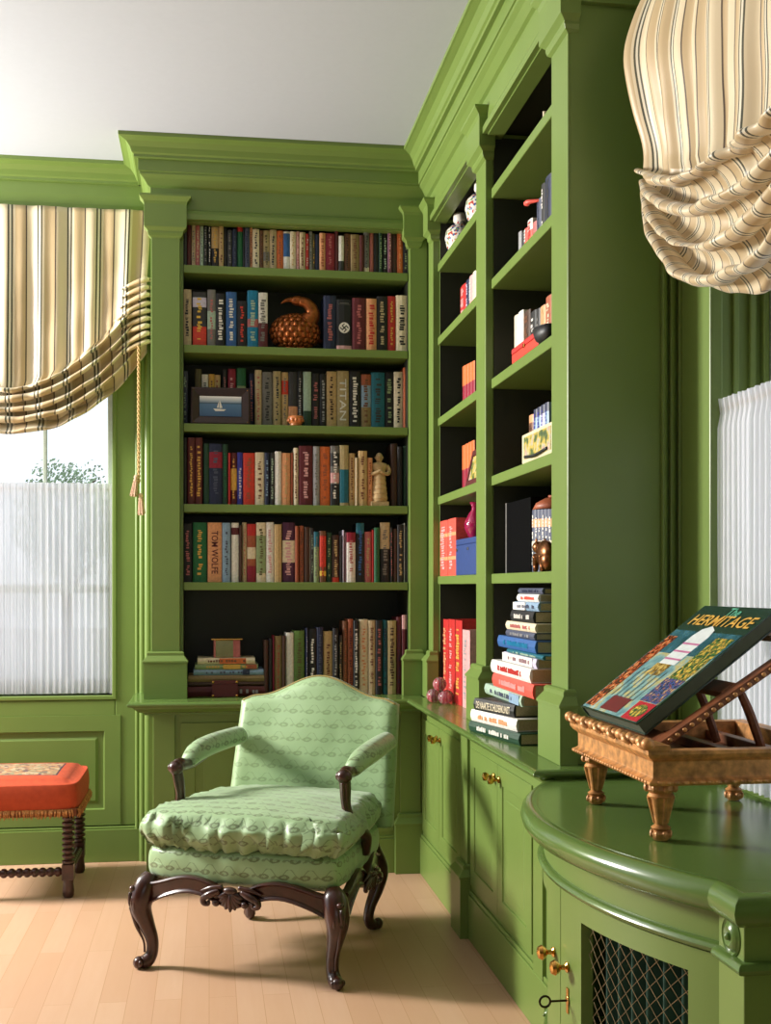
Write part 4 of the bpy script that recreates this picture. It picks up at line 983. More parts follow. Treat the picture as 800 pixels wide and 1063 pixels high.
# carcass: base, ends
b = BM(); arc_slab(b, 1.035, 0.98, YN, YF, 0.0, 0.10, 40); prism(b, arc_pts(1.02, YF, YN, 40) + [(RX - 0.001, YN), (RX - 0.001, YF)], 0.10, 0.12)
obj('base', b, PAINT, bw_, smooth='auto')
b = BM(); arc_slab(b, 1.026, 0.985, YF - 0.06, YF, 0.12, 0.640, 4); arc_slab(b, 1.026, 0.985, YN, YN + 0.03, 0.12, 0.640, 4)
obj('stile', b, PAINT, bw_)
b = BM(); box(b, RX - 0.03, RX - 0.002, YN, YF, 0.12, TZ - 0.045); obj('back_panel', b, DARK_IN, bw_)
CUR = mat('pleated_green_cloth', (16, 62, 48), rough=0.75, vary=0.1)
def bow_door(ya, yb, oa, ob, label_k, knob_y):
    b = BM(); z0, z1 = 0.125, 0.630; R = 1.030
    arc_slab(b, R, R - 0.026, ya, oa, z0, z1, 6); arc_slab(b, R, R - 0.026, ob, yb, z0, z1, 6)
    arc_slab(b, R, R - 0.026, oa, ob, 0.585, z1, 18); arc_slab(b, R, R - 0.026, oa, ob, z0, 0.20, 18)
    d = obj('door', b, PAINT, bw_, smooth='auto')
    # diagonal brass wire mesh
    b = BM(); Rg = R - 0.016; sp = 0.036; L = ob - oa; H = 0.585 - 0.20
    def P(s, z, r=Rg):
        a = math.asin((oa + s - BCY) / r); return (BCX - r * math.cos(a), BCY + r * math.sin(a), z)
    for sgn in (1, -1):
        k = -H
        while k < L:
            pts = []
            for i in range(13):
                h = H * i / 12; s = k + h if sgn > 0 else k + H - h
                if 0 <= s <= L: pts.append(P(s, 0.20 + h, Rg + 0.0006 * sgn))
            if len(pts) > 1: tube(b, pts, 0.0007, n=5, smooth=False)
            k += sp
    g = obj('grille', b, WIRE, d)
    # pleated cloth hanging behind the mesh
    b = BM(); grid(b, lambda u, v: P(0.002 + u * (L - 0.004), 0.19 + v * 0.40, Rg - 0.045 + 0.026 * math.sin(u * 2 * PI * 7) - 0.003 * math.sin(u * 43)), 120, 6)
    obj('pleated_panel', b, CUR, d, smooth=True)
    return d
def bow_point(y, R=1.03):
    a = math.asin((y - BCY) / R); return BCX - R * math.cos(a), a
dn = bow_door(2.060, 2.598, 2.14, 2.475, 'near', 2.555)
df = bow_door(2.602, 3.125, 2.735, 3.06, 'far', 2.66)
def knob_on(parent, y, z):
    x, a = bow_point(y); k = knob(parent, x, y, z, R90 - a * 0.0, 0.017)
    return k
k1 = knob_on(dn, 2.548, 0.468); k2 = knob_on(df, 2.652, 0.470)
x, a = bow_point(2.548)
b = BM(); lathe(b, [(0.0, 0.0), (0.010, 0.0), (0.011, -0.003), (0.006, -0.004), (0.0, -0.004)], axis='y', n=14); box(b, -0.006, 0.006, -0.003, 0.0, -0.028, 0.028)
e = obj('keyhole_plate', b, BRASS, dn, bevel=0.001); e.location = (x, 2.548, 0.395); e.rotation_euler = (0, 0, R90)
key = obj('key', (lambda b: (tube(b, [(0, 0, 0), (0, -0.036, 0)], 0.0026, n=8, smooth=False), tube(b, [(0.0 + 0.0, -0.036 - 0.012 + 0.012 * math.cos(t), 0.012 * math.sin(t)) for t in [2 * PI * i / 14 for i in range(15)]], 0.0026, n=6, smooth=False), b)[-1])(BM()), IRON, dn)
key.location = (x - 0.004, 2.548, 0.395); key.rotation_euler = (0, 0, R90); tag(key, 'small dark iron key in the keyhole')
# corner post with a turned rosette
def corner_post(name, xf, yc, w):
    e = empty(name, 'x', None); 
    return e
xp, yp, wp = 0.903, 2.002, 0.10
b = BM(); box(b, xp + 0.006, RX - 0.001, yp - wp / 2 + 0.006, yp + wp / 2 + 0.01, 0.0, TZ - 0.056)
post = obj('corner_post', b, PAINT, bw_, bevel=0.002)
b = BM(); nose2 = [(-0.05, z) if p == 0.0 else (p - 0.008, z) for p, z in nose]
pth = [(xp + 0.006, yp + wp / 2 + 0.004), (xp + 0.006, yp - wp / 2 + 0.006), (RX - 0.001, yp - wp / 2 + 0.006)]
sweep(b, nose2, pth, side=-1 if False else 1)
# travel is towards -y then +x: outside is on the right-hand side of travel
o = obj('cap', b, PAINT_SH, post, smooth='auto')
b = BM(); prism(b, [(xp + 0.004, yp + wp / 2 + 0.01), (xp + 0.004, yp - wp / 2 + 0.004), (RX - 0.002, yp - wp / 2 + 0.004), (RX - 0.002, yp + wp / 2 + 0.01)], TZ - 0.04, TZ - 0.0022); obj('cap_top', b, PAINT_SH, post)
b = BM(); sweep(b, [(p - 0.002 if p else -0.02, z) for p, z in bead], pth, side=1); obj('bead', b, PAINT_SH, post, smooth='auto')
def rosette(parent, loc, rz, r=0.033):
    b = BM(); lathe(b, [(0.0, 0.004), (r * 1.08, 0.004), (r * 1.08, -0.001), (r * 0.98, -0.004), (r * 0.9, -0.001), (r * 0.84, 0.0), (r * 0.76, -0.004), (r * 0.5, -0.008), (r * 0.22, -0.005), (r * 0.2, -0.010), (r * 0.1, -0.013), (0.0, -0.014)], axis='y', n=28)
    o = obj('rosette', b, PAINT_SH, parent, smooth='auto'); o.location = loc; o.rotation_euler = (0, 0, rz)
rosette(post, (xp + 0.005, yp + 0.004, 0.686), R90); rosette(post, (1.0, yp - wp / 2 + 0.005, 0.686), 0)
rosette(cr, (Y(3.30), -0.012, 0.09), 0, 0.02)

# ================================================================== GILT BOOK STAND
GILT = mat('worn_gilt', (190, 134, 78), rough=0.45, metal=0.25, vary=0.45, scale=45, bump=0.6)
GILT_D = mat('gilt_brown', (118, 66, 36), rough=0.45, metal=0.1, vary=0.4, scale=30, bump=0.4)
bs = empty('book_stand', 'carved gilt wooden book stand on four feet, holding the big open-air art book', 'book stand', (0.895, 2.35, TZ - 0.0005))
bs['label'] = 'carved gilt wooden book stand on four turned feet on the bow cabinet'
SX, SY = 0.42, 0.505     # depth (x) and width (y); z below is above the cabinet top
def foot(x, y):
    b = BM()
    lathe(b, [(0.0, 0), (0.014, 0), (0.020, 0.006), (0.022, 0.014), (0.016, 0.020), (0.021, 0.026), (0.013, 0.032), (0.015, 0.04), (0.024, 0.085), (0.028, 0.092), (0.024, 0.098), (0.032, 0.106), (0.030, 0.120), (0.0, 0.120)], n=20)
    for k in range(8):
        a = 2 * PI * k / 8
        tube(b, [(0.0135 * math.cos(a), 0.0135 * math.sin(a), 0.036), (0.026 * math.cos(a), 0.026 * math.sin(a), 0.09)], [0.003, 0.005], n=6, smooth=False)
        blob(b, (0.031 * math.cos(a), 0.031 * math.sin(a), 0.110), (0.007, 0.007, 0.009), n=8, m=5)
        blob(b, (0.020 * math.cos(a), 0.020 * math.sin(a), 0.013), (0.005, 0.005, 0.008), n=8, m=5)
    o = obj('foot', b, GILT, bs, smooth='auto'); o.location = (x, y, 0)
for x, y in ((0.033, 0.042), (0.033, SY - 0.04), (SX - 0.035, 0.042), (SX - 0.035, SY - 0.04)): foot(x, y)
# moulded box frame
pr = [(-0.022, 0.119), (0.006, 0.119), (0.012, 0.123), (0.012, 0.128), (0.004, 0.132), (0.0, 0.136), (0.0, 0.168), (0.004, 0.172), (0.010, 0.176), (0.016, 0.184), (0.016, 0.192), (-0.022, 0.192)]
loop = [(0.0, 0.0), (0.0, SY), (SX, SY), (SX, 0.0), (0.0, 0.0)]
b = BM()
n_ = 4
rows = []
for i in range(4):
    sx_ = -1 if loop[i][0] == 0 else 1; sy_ = -1 if loop[i][1] == 0 else 1
    rows.append([(loop[i][0] + sx_ * p, loop[i][1] + sy_ * p, z) for p, z in pr])
V = [[b.verts.new(q) for q in r] for r in rows]
for i in range(4):
    for j in range(len(pr)): b.faces.new((V[i][j], V[i][(j + 1) % len(pr)], V[(i + 1) % 4][(j + 1) % len(pr)], V[(i + 1) % 4][j]))
obj('frame', b, GILT, bs, bevel=0.001)
b = BM(); box(b, 0.02, SX - 0.02, 0.02, SY - 0.02, 0.125, 0.150); obj('tray', b, GILT_D, bs, bevel=0.002)
b = BM()
for k in range(3): box(b, 0.10 + 0.11 * k, 0.125 + 0.11 * k, 0.02, SY - 0.02, 0.1502, 0.172)
obj('notched_rail', b, GILT_D, bs, bevel=0.002)
b = BM()
for i in range(30): blob(b, (-0.011, 0.01 + (SY - 0.02) * i / 29, 0.126), (0.004, 0.007, 0.004), n=6, m=4)
for i in range(24): blob(b, (0.01 + (SX - 0.02) * i / 23, -0.011, 0.126), (0.007, 0.004, 0.004), n=6, m=4)
obj('beading', b, GILT, bs, smooth=True)
# carved ledge holding the book
b = BM(); box(b, -0.016, 0.030, -0.018, SY + 0.018, 0.1925, 0.203)
rnd = random.Random(5)
for i in range(17):
    y = SY * i / 16; s = 1 if i % 2 else 0.7
    blob(b, (-0.014, y, 0.206), (0.012, 0.017, 0.009 * s + 0.003), n=10, m=6)
    if i % 3 == 0: tube(b, [(-0.02, y - 0.012, 0.196), (-0.028, y, 0.204), (-0.02, y + 0.013, 0.212), (-0.006, y + 0.02, 0.21)], [0.004, 0.006, 0.005, 0.003], n=7)
for y in (-0.012, SY + 0.012): blob(b, (-0.016, y, 0.206), (0.014, 0.014, 0.013), n=12, m=8)
obj('carved_ledge', b, GILT, bs, smooth='auto', bevel=0.0)
# slanted back board and its strut
SL = math.radians(33)
b = BM(); W2 = 0.40
fr_ = [(0.0, 0.045), (0.355, 0.40)]
box(b, 0, W2, -0.0, 0.018, 0.055, SY - 0.035)
M = Matrix.Translation((0.04, 0, 0.181)) @ Matrix.Rotation(-SL, 4, 'Y')
b.free(); b = BM()
def rot_box(bm, x0, x1, y0, y1, z0, z1):
    v = box(bm, x0, x1, y0, y1, z0, z1)
    for q in v: q.co = M @ q.co
rot_box(b, 0, 0.44, 0.062, 0.10, 0, 0.016); rot_box(b, 0, 0.44, SY - 0.09, SY - 0.05, 0, 0.016)
rot_box(b, 0.40, 0.44, 0.10, SY - 0.09, 0, 0.016); rot_box(b, 0.0, 0.04, 0.10, SY - 0.09, 0, 0.016); rot_box(b, 0.19, 0.23, 0.10, SY - 0.09, 0, 0.016)
rest = obj('sloping_rest', b, GILT_D, bs, bevel=0.002)
b = BM()
for i in range(22):
    p = M @ Vector((0.03 + 0.4 * i / 21, 0.060, 0.008)); blob(b, p, (0.006, 0.003, 0.005), n=6, m=4)
obj('beading', b, GILT, rest, smooth=True)
p1 = M @ Vector((0.235, 0, -0.001))
for y in (0.12, SY - 0.14):
    b = BM(); tube(b, [(p1.x, y, p1.z), (p1.x + 0.028, y, p1.z - 0.06), (p1.x + 0.060, y, 0.158)], [0.009, 0.011, 0.010], n=8)
    obj('strut', b, GILT_D, bs, smooth='auto')

# ---- the big art book resting on the stand
bk = empty('art_book', 'large dark green art book titled The Hermitage lying on the gilt stand', 'book', (0.895 + 0.030, 2.475, TZ + 0.2045))
BA = math.radians(37.5); BL, BWd, BT = 0.405, 0.39, 0.032
BMx = Matrix.Rotation(-BA, 4, 'Y') @ Matrix.Translation((0, 0, 0.001))
def place(bm):
    for v in bm.verts: v.co = BMx @ v.co
b = BM(); box(b, 0, BL, 0, BWd, 0, 0.003); box(b, 0, BL, 0, BWd, BT - 0.003, BT); box(b, 0, BL, BWd - 0.004, BWd, 0.003, BT - 0.003)
place(b); obj('cover', b, mat('dark_green_jacket', (34, 58, 50), rough=0.25, coat=0.4), bk)
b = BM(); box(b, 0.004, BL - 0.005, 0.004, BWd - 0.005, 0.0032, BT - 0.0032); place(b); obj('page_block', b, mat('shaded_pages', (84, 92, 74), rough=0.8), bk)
def art_mat(name, ramp, scale, dist=0.0):
    m = bpy.data.materials.new(name); nt, N, L, P = nodes(m)
    tc = N.new('ShaderNodeTexCoord'); nz = N.new('ShaderNodeTexNoise'); nz.inputs['Scale'].default_value = scale; nz.inputs['Detail'].default_value = 5
    L.new(tc.outputs['Object'], nz.inputs['Vector']); rp = N.new('ShaderNodeValToRGB'); L.new(nz.outputs['Fac'], rp.inputs['Fac'])
    els = rp.color_ramp.elements
    for i, (p_, c_) in enumerate(ramp):
        e = els[i] if i < 2 else els.new(p_)
        e.position = p_; e.color = lin(c_)
    L.new(rp.outputs['Color'], P.inputs['Base Color']); P.inputs['Roughness'].default_value = 0.25; P.inputs['Coat Weight'].default_value = 0.3
    return m
A_hall = art_mat('art_pale_hall', [(0.35, (96, 140, 150)), (0.65, (176, 206, 206)), (0.48, (140, 178, 176)), (0.56, (190, 176, 110))], 20)
A_blue = art_mat('art_teal', [(0.35, (22, 70, 82)), (0.65, (70, 122, 140))], 14)
A_red = art_mat('art_figures', [(0.38, (34, 22, 26)), (0.66, (214, 160, 110)), (0.47, (110, 30, 26)), (0.56, (196, 96, 50))], 95)
A_grn = art_mat('art_green_gold', [(0.36, (30, 60, 44)), (0.66, (226, 206, 90)), (0.46, (70, 120, 60)), (0.55, (176, 130, 60))], 100)
A_bl2 = art_mat('art_blue_figures', [(0.36, (18, 26, 60)), (0.66, (200, 180, 140)), (0.48, (60, 90, 150)), (0.57, (130, 60, 50))], 95)
def patch(name, pts, m, lift):
    b = BM(); b.faces.new([b.verts.new((x, y, BT + lift)) for x, y in pts]); place(b)
    return obj(name, b, m, bk)
T = lambda s, v: (s * BL, (1 - v) * BWd)     # s: bottom to top, v: left to right
# the reader stands on the -x side: left of the cover is +y
def quad(n, s0, s1, v0, v1, m, lift=0.0004, skew=0.0): patch(n, [T(s0, v0), T(s0, v1), T(s1, v1 + skew), T(s1, v0 + skew)], m, lift)
quad('picture', 0.01, 0.76, 0.02, 0.98, A_hall)
quad('picture_sky', 0.55, 0.76, 0.02, 0.98, A_blue, 0.0007)
quad('picture_arch', 0.46, 0.72, 0.36, 0.60, mat('art_white', (220, 226, 226), rough=0.25), 0.0010)
patch('picture_arch_top', [T(0.72, 0.36), T(0.72, 0.60), T(0.78, 0.57), T(0.815, 0.48), T(0.78, 0.39)], mat('art_white', (220, 226, 226)), 0.0010)
for k in range(3): quad('arch_bar', 0.50 + 0.07 * k, 0.515 + 0.07 * k, 0.36, 0.60, mat('art_pink', (190, 110, 150), rough=0.3), 0.0013)
quad('picture_left', 0.03, 0.70, 0.03, 0.17, A_red, 0.0010)
quad('picture_right', 0.36, 0.72, 0.72, 0.96, A_grn, 0.0010)
quad('picture_right_low', 0.16, 0.36, 0.70, 0.97, A_bl2, 0.0010)
quad('picture_corner', 0.01, 0.155, 0.72, 0.98, mat('art_red', (180, 40, 56), rough=0.25), 0.0013)
quad('picture_carpet', 0.03, 0.15, 0.30, 0.60, mat('art_carpet', (110, 40, 46), rough=0.3), 0.0013)
patch('corner_oval', [T(0.085 + 0.05 * math.sin(t), 0.85 + 0.10 * math.cos(t)) for t in [2 * PI * i / 24 for i in range(24)]], A_grn, 0.0016)
quad('chandelier', 0.36, 0.46, 0.34, 0.56, art_mat('art_gold', [(0.4, (120, 90, 40)), (0.62, (220, 190, 110))], 70), 0.0012)
for k in range(6): quad('column', 0.14, 0.40, 0.24 + 0.075 * k, 0.25 + 0.075 * k, mat('art_line', (70, 96, 100), rough=0.3), 0.0014)
# lettering: text x runs from +y to -y, text up runs along +s
TM = BMx @ Matrix(((0, 1, 0, 0), (-1, 0, 0, 0), (0, 0, 1, 0), (0, 0, 0, 1)))
def title(s, sc_, v, L_, H_, m):
    x, y = T(sc_, v)
    lettering(bk, s, L_, H_, BMx @ Matrix.Translation((x, y, BT + 0.0018)) @ Matrix(((0, 1, 0, 0), (-1, 0, 0, 0), (0, 0, 1, 0), (0, 0, 0, 1))), m, 'title', 0.012)
title('The', 0.945, 0.55, 0.07, 0.030, mat('ink_teal_light', (90, 170, 140)))
title('HERMITAGE', 0.862, 0.52, 0.335, 0.040, mat('ink_gold', (220, 168, 80)))
# ================================================================== THE ARMCHAIR
CA = math.atan2(-0.438, 0.899)
ch = empty('armchair', 'green damask upholstered armchair with carved dark wooden frame before the bookcase', 'armchair', (0.248, 4.345, 0), CA)
# local frame: x to the right of someone facing the chair, y towards the back, z up
def sgnpow(v, p): return math.copysign(abs(v) ** p, v)
def cushion(name, parent, hw0, hw1, y0, y1, zb, zt, dome, roundp=0.45, n=44, wr=0.006, seed=1, front_bow=0.03):
    """boxy pillow: hw0 front half width, hw1 back half width"""
    b = BM(); lay = b.loops.layers.uv.verify()
    bmesh.ops.create_cube(b, size=2.0)
    bmesh.ops.subdivide_edges(b, edges=b.edges[:], cuts=n, use_grid_fill=True)
    mid = (zb + zt) / 2; hh = (zt - zb) / 2
    raw = {}
    for v in b.verts:
        raw[v.index] = v.co.copy()
    b.verts.index_update(); b.verts.ensure_lookup_table()
    for v in b.verts:
        c = v.co.copy(); x, y, z = c
        ed = max(abs(x), abs(y))
        # rounded plan corners
        k = 1 - 0.055 * (abs(x) ** 6) * (abs(y) ** 6)
        # edge profile: the rim is thinner than the middle
        prof = (1 - abs(x) ** 7) ** 0.42 * (1 - abs(y) ** 7) ** 0.42 if ed < 1 else 0.0
        sidev = abs(z)
        if ed >= 0.9999:
            bul = math.sqrt(max(0.0, 1 - (z * 0.97) ** 2))
        else: bul = None
        t = (y + 1) / 2
        hw = hw0 * (1 - t) + hw1 * t
        if ed >= 0.9999:
            zz = z * hh * roundp; out = 1.0 + 0.035 * bul
        else:
            e = max(0.0, 1 - ed); g = min(1.0, (e / 0.13)); g = math.sqrt(1 - (1 - g) ** 2)
            zz = math.copysign(hh * (roundp + (1 - roundp) * g), z) if abs(z) > 0.999 else z * hh
            if z > 0.999: zz += dome * (1 - x * x) * (1 - y * y)
            out = 1.0
        X = x * hw * k * out; Yv = (y0 + (y1 - y0) * t); Yc = (y0 + y1) / 2
        Yv = Yc + (Yv - Yc) * k * (1 + (0.03 * (bul or 0) if ed >= 0.9999 else 0))
        Yv -= front_bow * (1 - x * x) * (1 - t) ** 2
        # gathers along the rim and soft dents
        w_ = 0
        if ed > 0.72:
            f_ = (ed - 0.72) / 0.28
            s = math.atan2(y, x) * 9
            w_ = wr * f_ * (noise3(s * 2.6 + seed, zz * 9, seed) + 0.5 * noise3(s * 6.0, zz * 20, seed + 3))
        dn_ = 0.005 * noise3(x * 3 + seed, y * 3, seed) if z > 0 else 0
        v.co = (X * (1 + w_ * 2.2), Yv + (w_ * 1.4 if y < 0 else 0), mid + zz + dn_ + w_ * 0.7)
    b.normal_update()
    for f in b.faces:
        a = max(range(3), key=lambda i: abs(f.normal[i]))
        for l in f.loops:
            p = l.vert.co
            l[lay].uv = ((p.y + 0.31, p.z) if a == 0 else (p.x, p.z + 0.2 - 0.0) if a == 1 else (p.x, p.y))
    return obj(name, b, DAMASK_M, parent, smooth=True)
cushion('seat_cushion', ch, 0.378, 0.305, -0.355, 0.27, 0.415, 0.535, 0.035, wr=0.020, seed=2.0)
cushion('seat_base', ch, 0.352, 0.285, -0.338, 0.31, 0.300, 0.425, 0.0, roundp=0.72, n=30, wr=0.004, seed=5.0, front_bow=0.035)

# backrest
def back():
    b = BM()
    zb = 0.40; T_ = 0.085
    def zt(s): return 0.868 + (0.040 * (1 + math.cos(PI * s / 0.80)) if abs(s) < 0.80 else 0.0) - 0.022 * max(0, abs(s) - 0.84) / 0.16
    def P(s, t, front):
        hw = 0.336 - 0.012 * t
        x = s * hw; z = zb + (zt(s) - zb) * t
        yb = 0.265 + 0.115 * t + 0.03 * (1 - s * s)           # raked, slightly hollow in plan
        rim = min(1.0, (1 - abs(s)) / 0.10, (1 - t) / 0.08 if t > 0.5 else 1); rim = math.sqrt(max(0.0, 1 - (1 - max(0.0, rim)) ** 2))
        if front: y = yb - 0.022 * rim + 0.012 - 0.02 * math.sin(PI * t) * (1 - s * s)
        else: y = yb + T_ * (0.55 + 0.45 * rim)
        return (x, y + (0.0025 * noise3(s * 5, t * 5, front * 3.0)), z)
    ns, nt = 40, 36
    lay = b.loops.layers.uv.verify()
    Vf = [[b.verts.new(P(-1 + 2 * i / ns, j / nt, 1)) for j in range(nt + 1)] for i in range(ns + 1)]
    Vb = [[b.verts.new(P(-1 + 2 * i / ns, j / nt, 0)) for j in range(nt + 1)] for i in range(ns + 1)]
    for V, fl in ((Vf, 0), (Vb, 1)):
        for i in range(ns):
            for j in range(nt):
                q = (V[i][j], V[i + 1][j], V[i + 1][j + 1], V[i][j + 1]); f = b.faces.new(q[::-1] if fl else q)
    def bridge(A, B_):
        m = 3
        for i in range(len(A) - 1):
            rowa = [A[i].co.lerp(B_[i].co, k / m) for k in range(1, m)]
        cols = []
        for i in range(len(A)):
            cols.append([A[i]] + [b.verts.new(A[i].co.lerp(B_[i].co, k / m)) for k in range(1, m)] + [B_[i]])
        for i in range(len(A) - 1):
            for k in range(m): b.faces.new((cols[i][k], cols[i][k + 1], cols[i + 1][k + 1], cols[i + 1][k]))
    bridge(Vf[0], Vb[0]); bridge([r for r in Vf[-1]], [r for r in Vb[-1]]); bridge([c[-1] for c in Vf], [c[-1] for c in Vb]); bridge([c[0] for c in Vf], [c[0] for c in Vb])
    bmesh.ops.remove_doubles(b, verts=b.verts[:], dist=0.0004)
    b.normal_update()
    for f in b.faces:
        a = max(range(3), key=lambda i: abs(f.normal[i]))
        for l in f.loops:
            p = l.vert.co; l[lay].uv = ((p.y, p.z) if a == 0 else (p.x + 0.02, p.z) if a == 1 else (p.x, p.y))
    return obj('backrest', b, DAMASK_B, ch, smooth=True)
bo = back()
# piping along the crest
b = BM(); pts = []
for i in range(33):
    s = -0.99 + 1.98 * i / 32
    z_ = 0.868 + (0.040 * (1 + math.cos(PI * s / 0.80)) if abs(s) < 0.80 else 0.0) - 0.022 * max(0, abs(s) - 0.84) / 0.16
    pts.append((s * 0.322, 0.265 + 0.115 + 0.03 * (1 - s * s) + 0.012, z_ + 0.001))
tube(b, pts, 0.004, n=6, k=2); obj('piping', b, mat('gold_braid', (150, 132, 74), rough=0.6), bo, smooth=True)

for s in (-1, 1):
    # padded arm
    b = BM(); lay = b.loops.layers.uv.verify()
    C0 = catmull([(s * 0.312, -0.10, 0.668), (s * 0.318, -0.02, 0.690), (s * 0.318, 0.09, 0.702), (s * 0.312, 0.20, 0.708), (s * 0.305, 0.315, 0.712)], 6)
    RR = [0.028, 0.040, 0.043, 0.042, 0.040]; Rr = [v.x for v in catmull([(r, 0, 0) for r in RR], 6)]
    rg = []
    for i, c in enumerate(C0):
        r = Rr[i]; e = 1.0 if i > 1 else (0.75, 0.95)[i]
        rg.append([(c.x + 1.05 * r * e * math.cos(a), c.y, c.z + r * e * math.sin(a) * (1.0 if math.sin(a) > 0 else 0.75)) for a in [2 * PI * j / 18 for j in range(18)]])
    rings(b, rg); box_uv(b); obj('arm_pad', b, DAMASK_M, ch, smooth=True)
    # carved wooden hand-piece and S-shaped support
    b = BM()
    tube(b, [(s * 0.318, 0.05, 0.672), (s * 0.314, -0.06, 0.662), (s * 0.312, -0.12, 0.664), (s * 0.314, -0.165, 0.668), (s * 0.316, -0.198, 0.654)], [0.014, 0.019, 0.021, 0.024, 0.017], n=14)
    blob(b, (s * 0.315, -0.186, 0.660), (0.026, 0.027, 0.026), n=14, m=10)
    for q in (-1, 1): blob(b, (s * 0.315 + q * 0.021, -0.186, 0.660), (0.008, 0.015, 0.015), n=10, m=6)
    tube(b, [(s * 0.315, -0.178, 0.650), (s * 0.313, -0.166, 0.612), (s * 0.312, -0.156, 0.560), (s * 0.322, -0.150, 0.515), (s * 0.342, -0.115, 0.470), (s * 0.350, -0.055, 0.432), (s * 0.335, -0.02, 0.370)], [0.020, 0.020, 0.017, 0.019, 0.021, 0.020, 0.018], n=14)
    tube(b, [(s * 0.315, -0.198, 0.640), (s * 0.313, -0.186, 0.600), (s * 0.312, -0.173, 0.56), (s * 0.324, -0.165, 0.510)], [0.006, 0.006, 0.005, 0.004], n=8)
    obj('arm_support', b, WOOD_D, ch, smooth=True)

# seat rails: serpentine, arched below
def rail(name, fn, L0, L1, n=30, top=None, bot=None, t=0.022):
    b = BM(); R_ = []
    for i in range(n + 1):
        u = i / n; s = -1 + 2 * u
        (x, y), (nx, ny) = fn(s)
        zt_, zb_ = top(s), bot(s); zm = zt_ - 0.012
        prof = [(0.004, zt_), (0.007, zt_ - 0.005), (0.004, zt_ - 0.010), (0.0, zt_ - 0.013), (0.0, zb_ + 0.014), (0.006, zb_ + 0.011), (0.009, zb_ + 0.005), (0.005, zb_), (-t, zb_), (-t, zt_)]
        R_.append([(x + nx * p, y + ny * p, z) for p, z in prof])
    rings(b, R_); return obj(name, b, WOOD_D, ch, smooth='auto')
topf = lambda s: 0.318 + 0.020 * math.cos(PI * (abs(s) - 0.45) / 0.55 * 1.0) - (0.012 * math.exp(-(s / 0.16) ** 2))
botf = lambda s: 0.258 + 0.022 * math.cos(PI * (abs(s) - 0.45) / 0.55) - 0.02 * math.exp(-((abs(s) - 1) / 0.12) ** 2)
rail('front_rail', lambda s: ((s * 0.345, -0.362 - 0.036 * (1 - s * s)), (0, -1)), 0, 0, top=topf, bot=botf)
for sd in (-1, 1):
    rail('side_rail', lambda s, sd=sd: ((sd * (0.366 - 0.085 * (s + 1) / 2 + 0.012 * (1 - s * s)), -0.30 + 0.60 * (s + 1) / 2), (sd, 0)), 0, 0, top=topf, bot=botf)
rail('back_rail', lambda s: ((s * 0.262, 0.315), (0, 1)), 0, 0, top=lambda s: 0.33, bot=lambda s: 0.262)
# carved shell at the middle of the rails
def shell(name, M, k=1.0):
    b = BM(); n = 9
    for i in range(n):
        a = math.radians(-70 + 140 * i / (n - 1)); d = Vector((math.sin(a), 0, -math.cos(a)))
        L_ = 0.058 * (1 - 0.25 * abs(math.sin(a)))
        rot = d.to_track_quat('Z', 'Y').to_matrix()
        blob(b, Vector((0, -0.012, 0.012)) + d * L_ * 0.55, (0.0085, 0.011, L_ * 0.55), n=8, m=8, rot=rot)
    for q in (-1, 1):
        tube(b, [(q * 0.04, -0.008, 0.016), (q * 0.070, -0.014, 0.004), (q * 0.095, -0.012, -0.010), (q * 0.098, -0.010, -0.026), (q * 0.082, -0.010, -0.030), (q * 0.078, -0.012, -0.018)], [0.012, 0.013, 0.011, 0.010, 0.008, 0.005], n=9)
        tube(b, [(q * 0.03, -0.010, 0.030), (q * 0.07, -0.010, 0.024), (q * 0.11, -0.006, 0.010)], [0.008, 0.008, 0.003], n=8)
        blob(b, (q * 0.052, -0.012, -0.024), (0.014, 0.010, 0.012), n=10, m=7)
    blob(b, (0, -0.014, 0.020), (0.026, 0.012, 0.012), n=12, m=8)
    for v in b.verts: v.co = M @ (v.co * k)
    return obj(name, b, WOOD_D, ch, smooth=True)
shell('carved_shell', Matrix.Translation((0.0, -0.398, 0.284)))
for sd in (-1, 1):
    shell('carved_shell', Matrix.Translation((sd * 0.342, 0.02, 0.270)) @ Matrix.Rotation(sd * PI / 2, 4, 'Z'), 0.85)
# cabriole front legs
for sd in (-1, 1):
    b = BM(); dx, dy = sd * 0.66, -0.75
    def q(r, z, c=(sd * 0.326, -0.330)): return (c[0] + dx * r, c[1] + dy * r, z)
    tube(b, [q(0.004, 0.318), q(0.020, 0.290), q(0.040, 0.245), q(0.044, 0.205), q(0.024, 0.150), q(0.004, 0.095), q(0.004, 0.050), q(0.020, 0.026), q(0.040, 0.020)],
         [0.024, 0.040, 0.042, 0.037, 0.028, 0.022, 0.021, 0.024, 0.022], n=16, k=5)
    p = q(0.050, 0.022); blob(b, p, (0.021, 0.021, 0.0215), n=14, m=9)
    side = Vector((-dy, dx, 0))
    for w_ in (-1, 1): blob(b, Vector(p) + side * 0.016 * w_, (0.010, 0.010, 0.012), n=10, m=6)
    # leaf carving on the knee
    for j in range(5):
        a = (j - 2) * 0.42; c = Vector(q(0.082, 0.242 - 0.010 * abs(j - 2))) + side * math.sin(a) * 0.026 - Vector((dx, dy, 0)) * 0.014 * abs(math.sin(a))
        blob(b, c, (0.008, 0.008, 0.026 - 0.003 * abs(j - 2)), n=8, m=6)
    blob(b, q(0.072, 0.278), (0.013, 0.013, 0.010), n=10, m=6)
    tube(b, [q(0.078, 0.215), q(0.060, 0.150), q(0.034, 0.095), q(0.030, 0.055)], [0.008, 0.006, 0.004, 0.004], n=7)
    obj('leg', b, WOOD_D, ch, smooth=True)
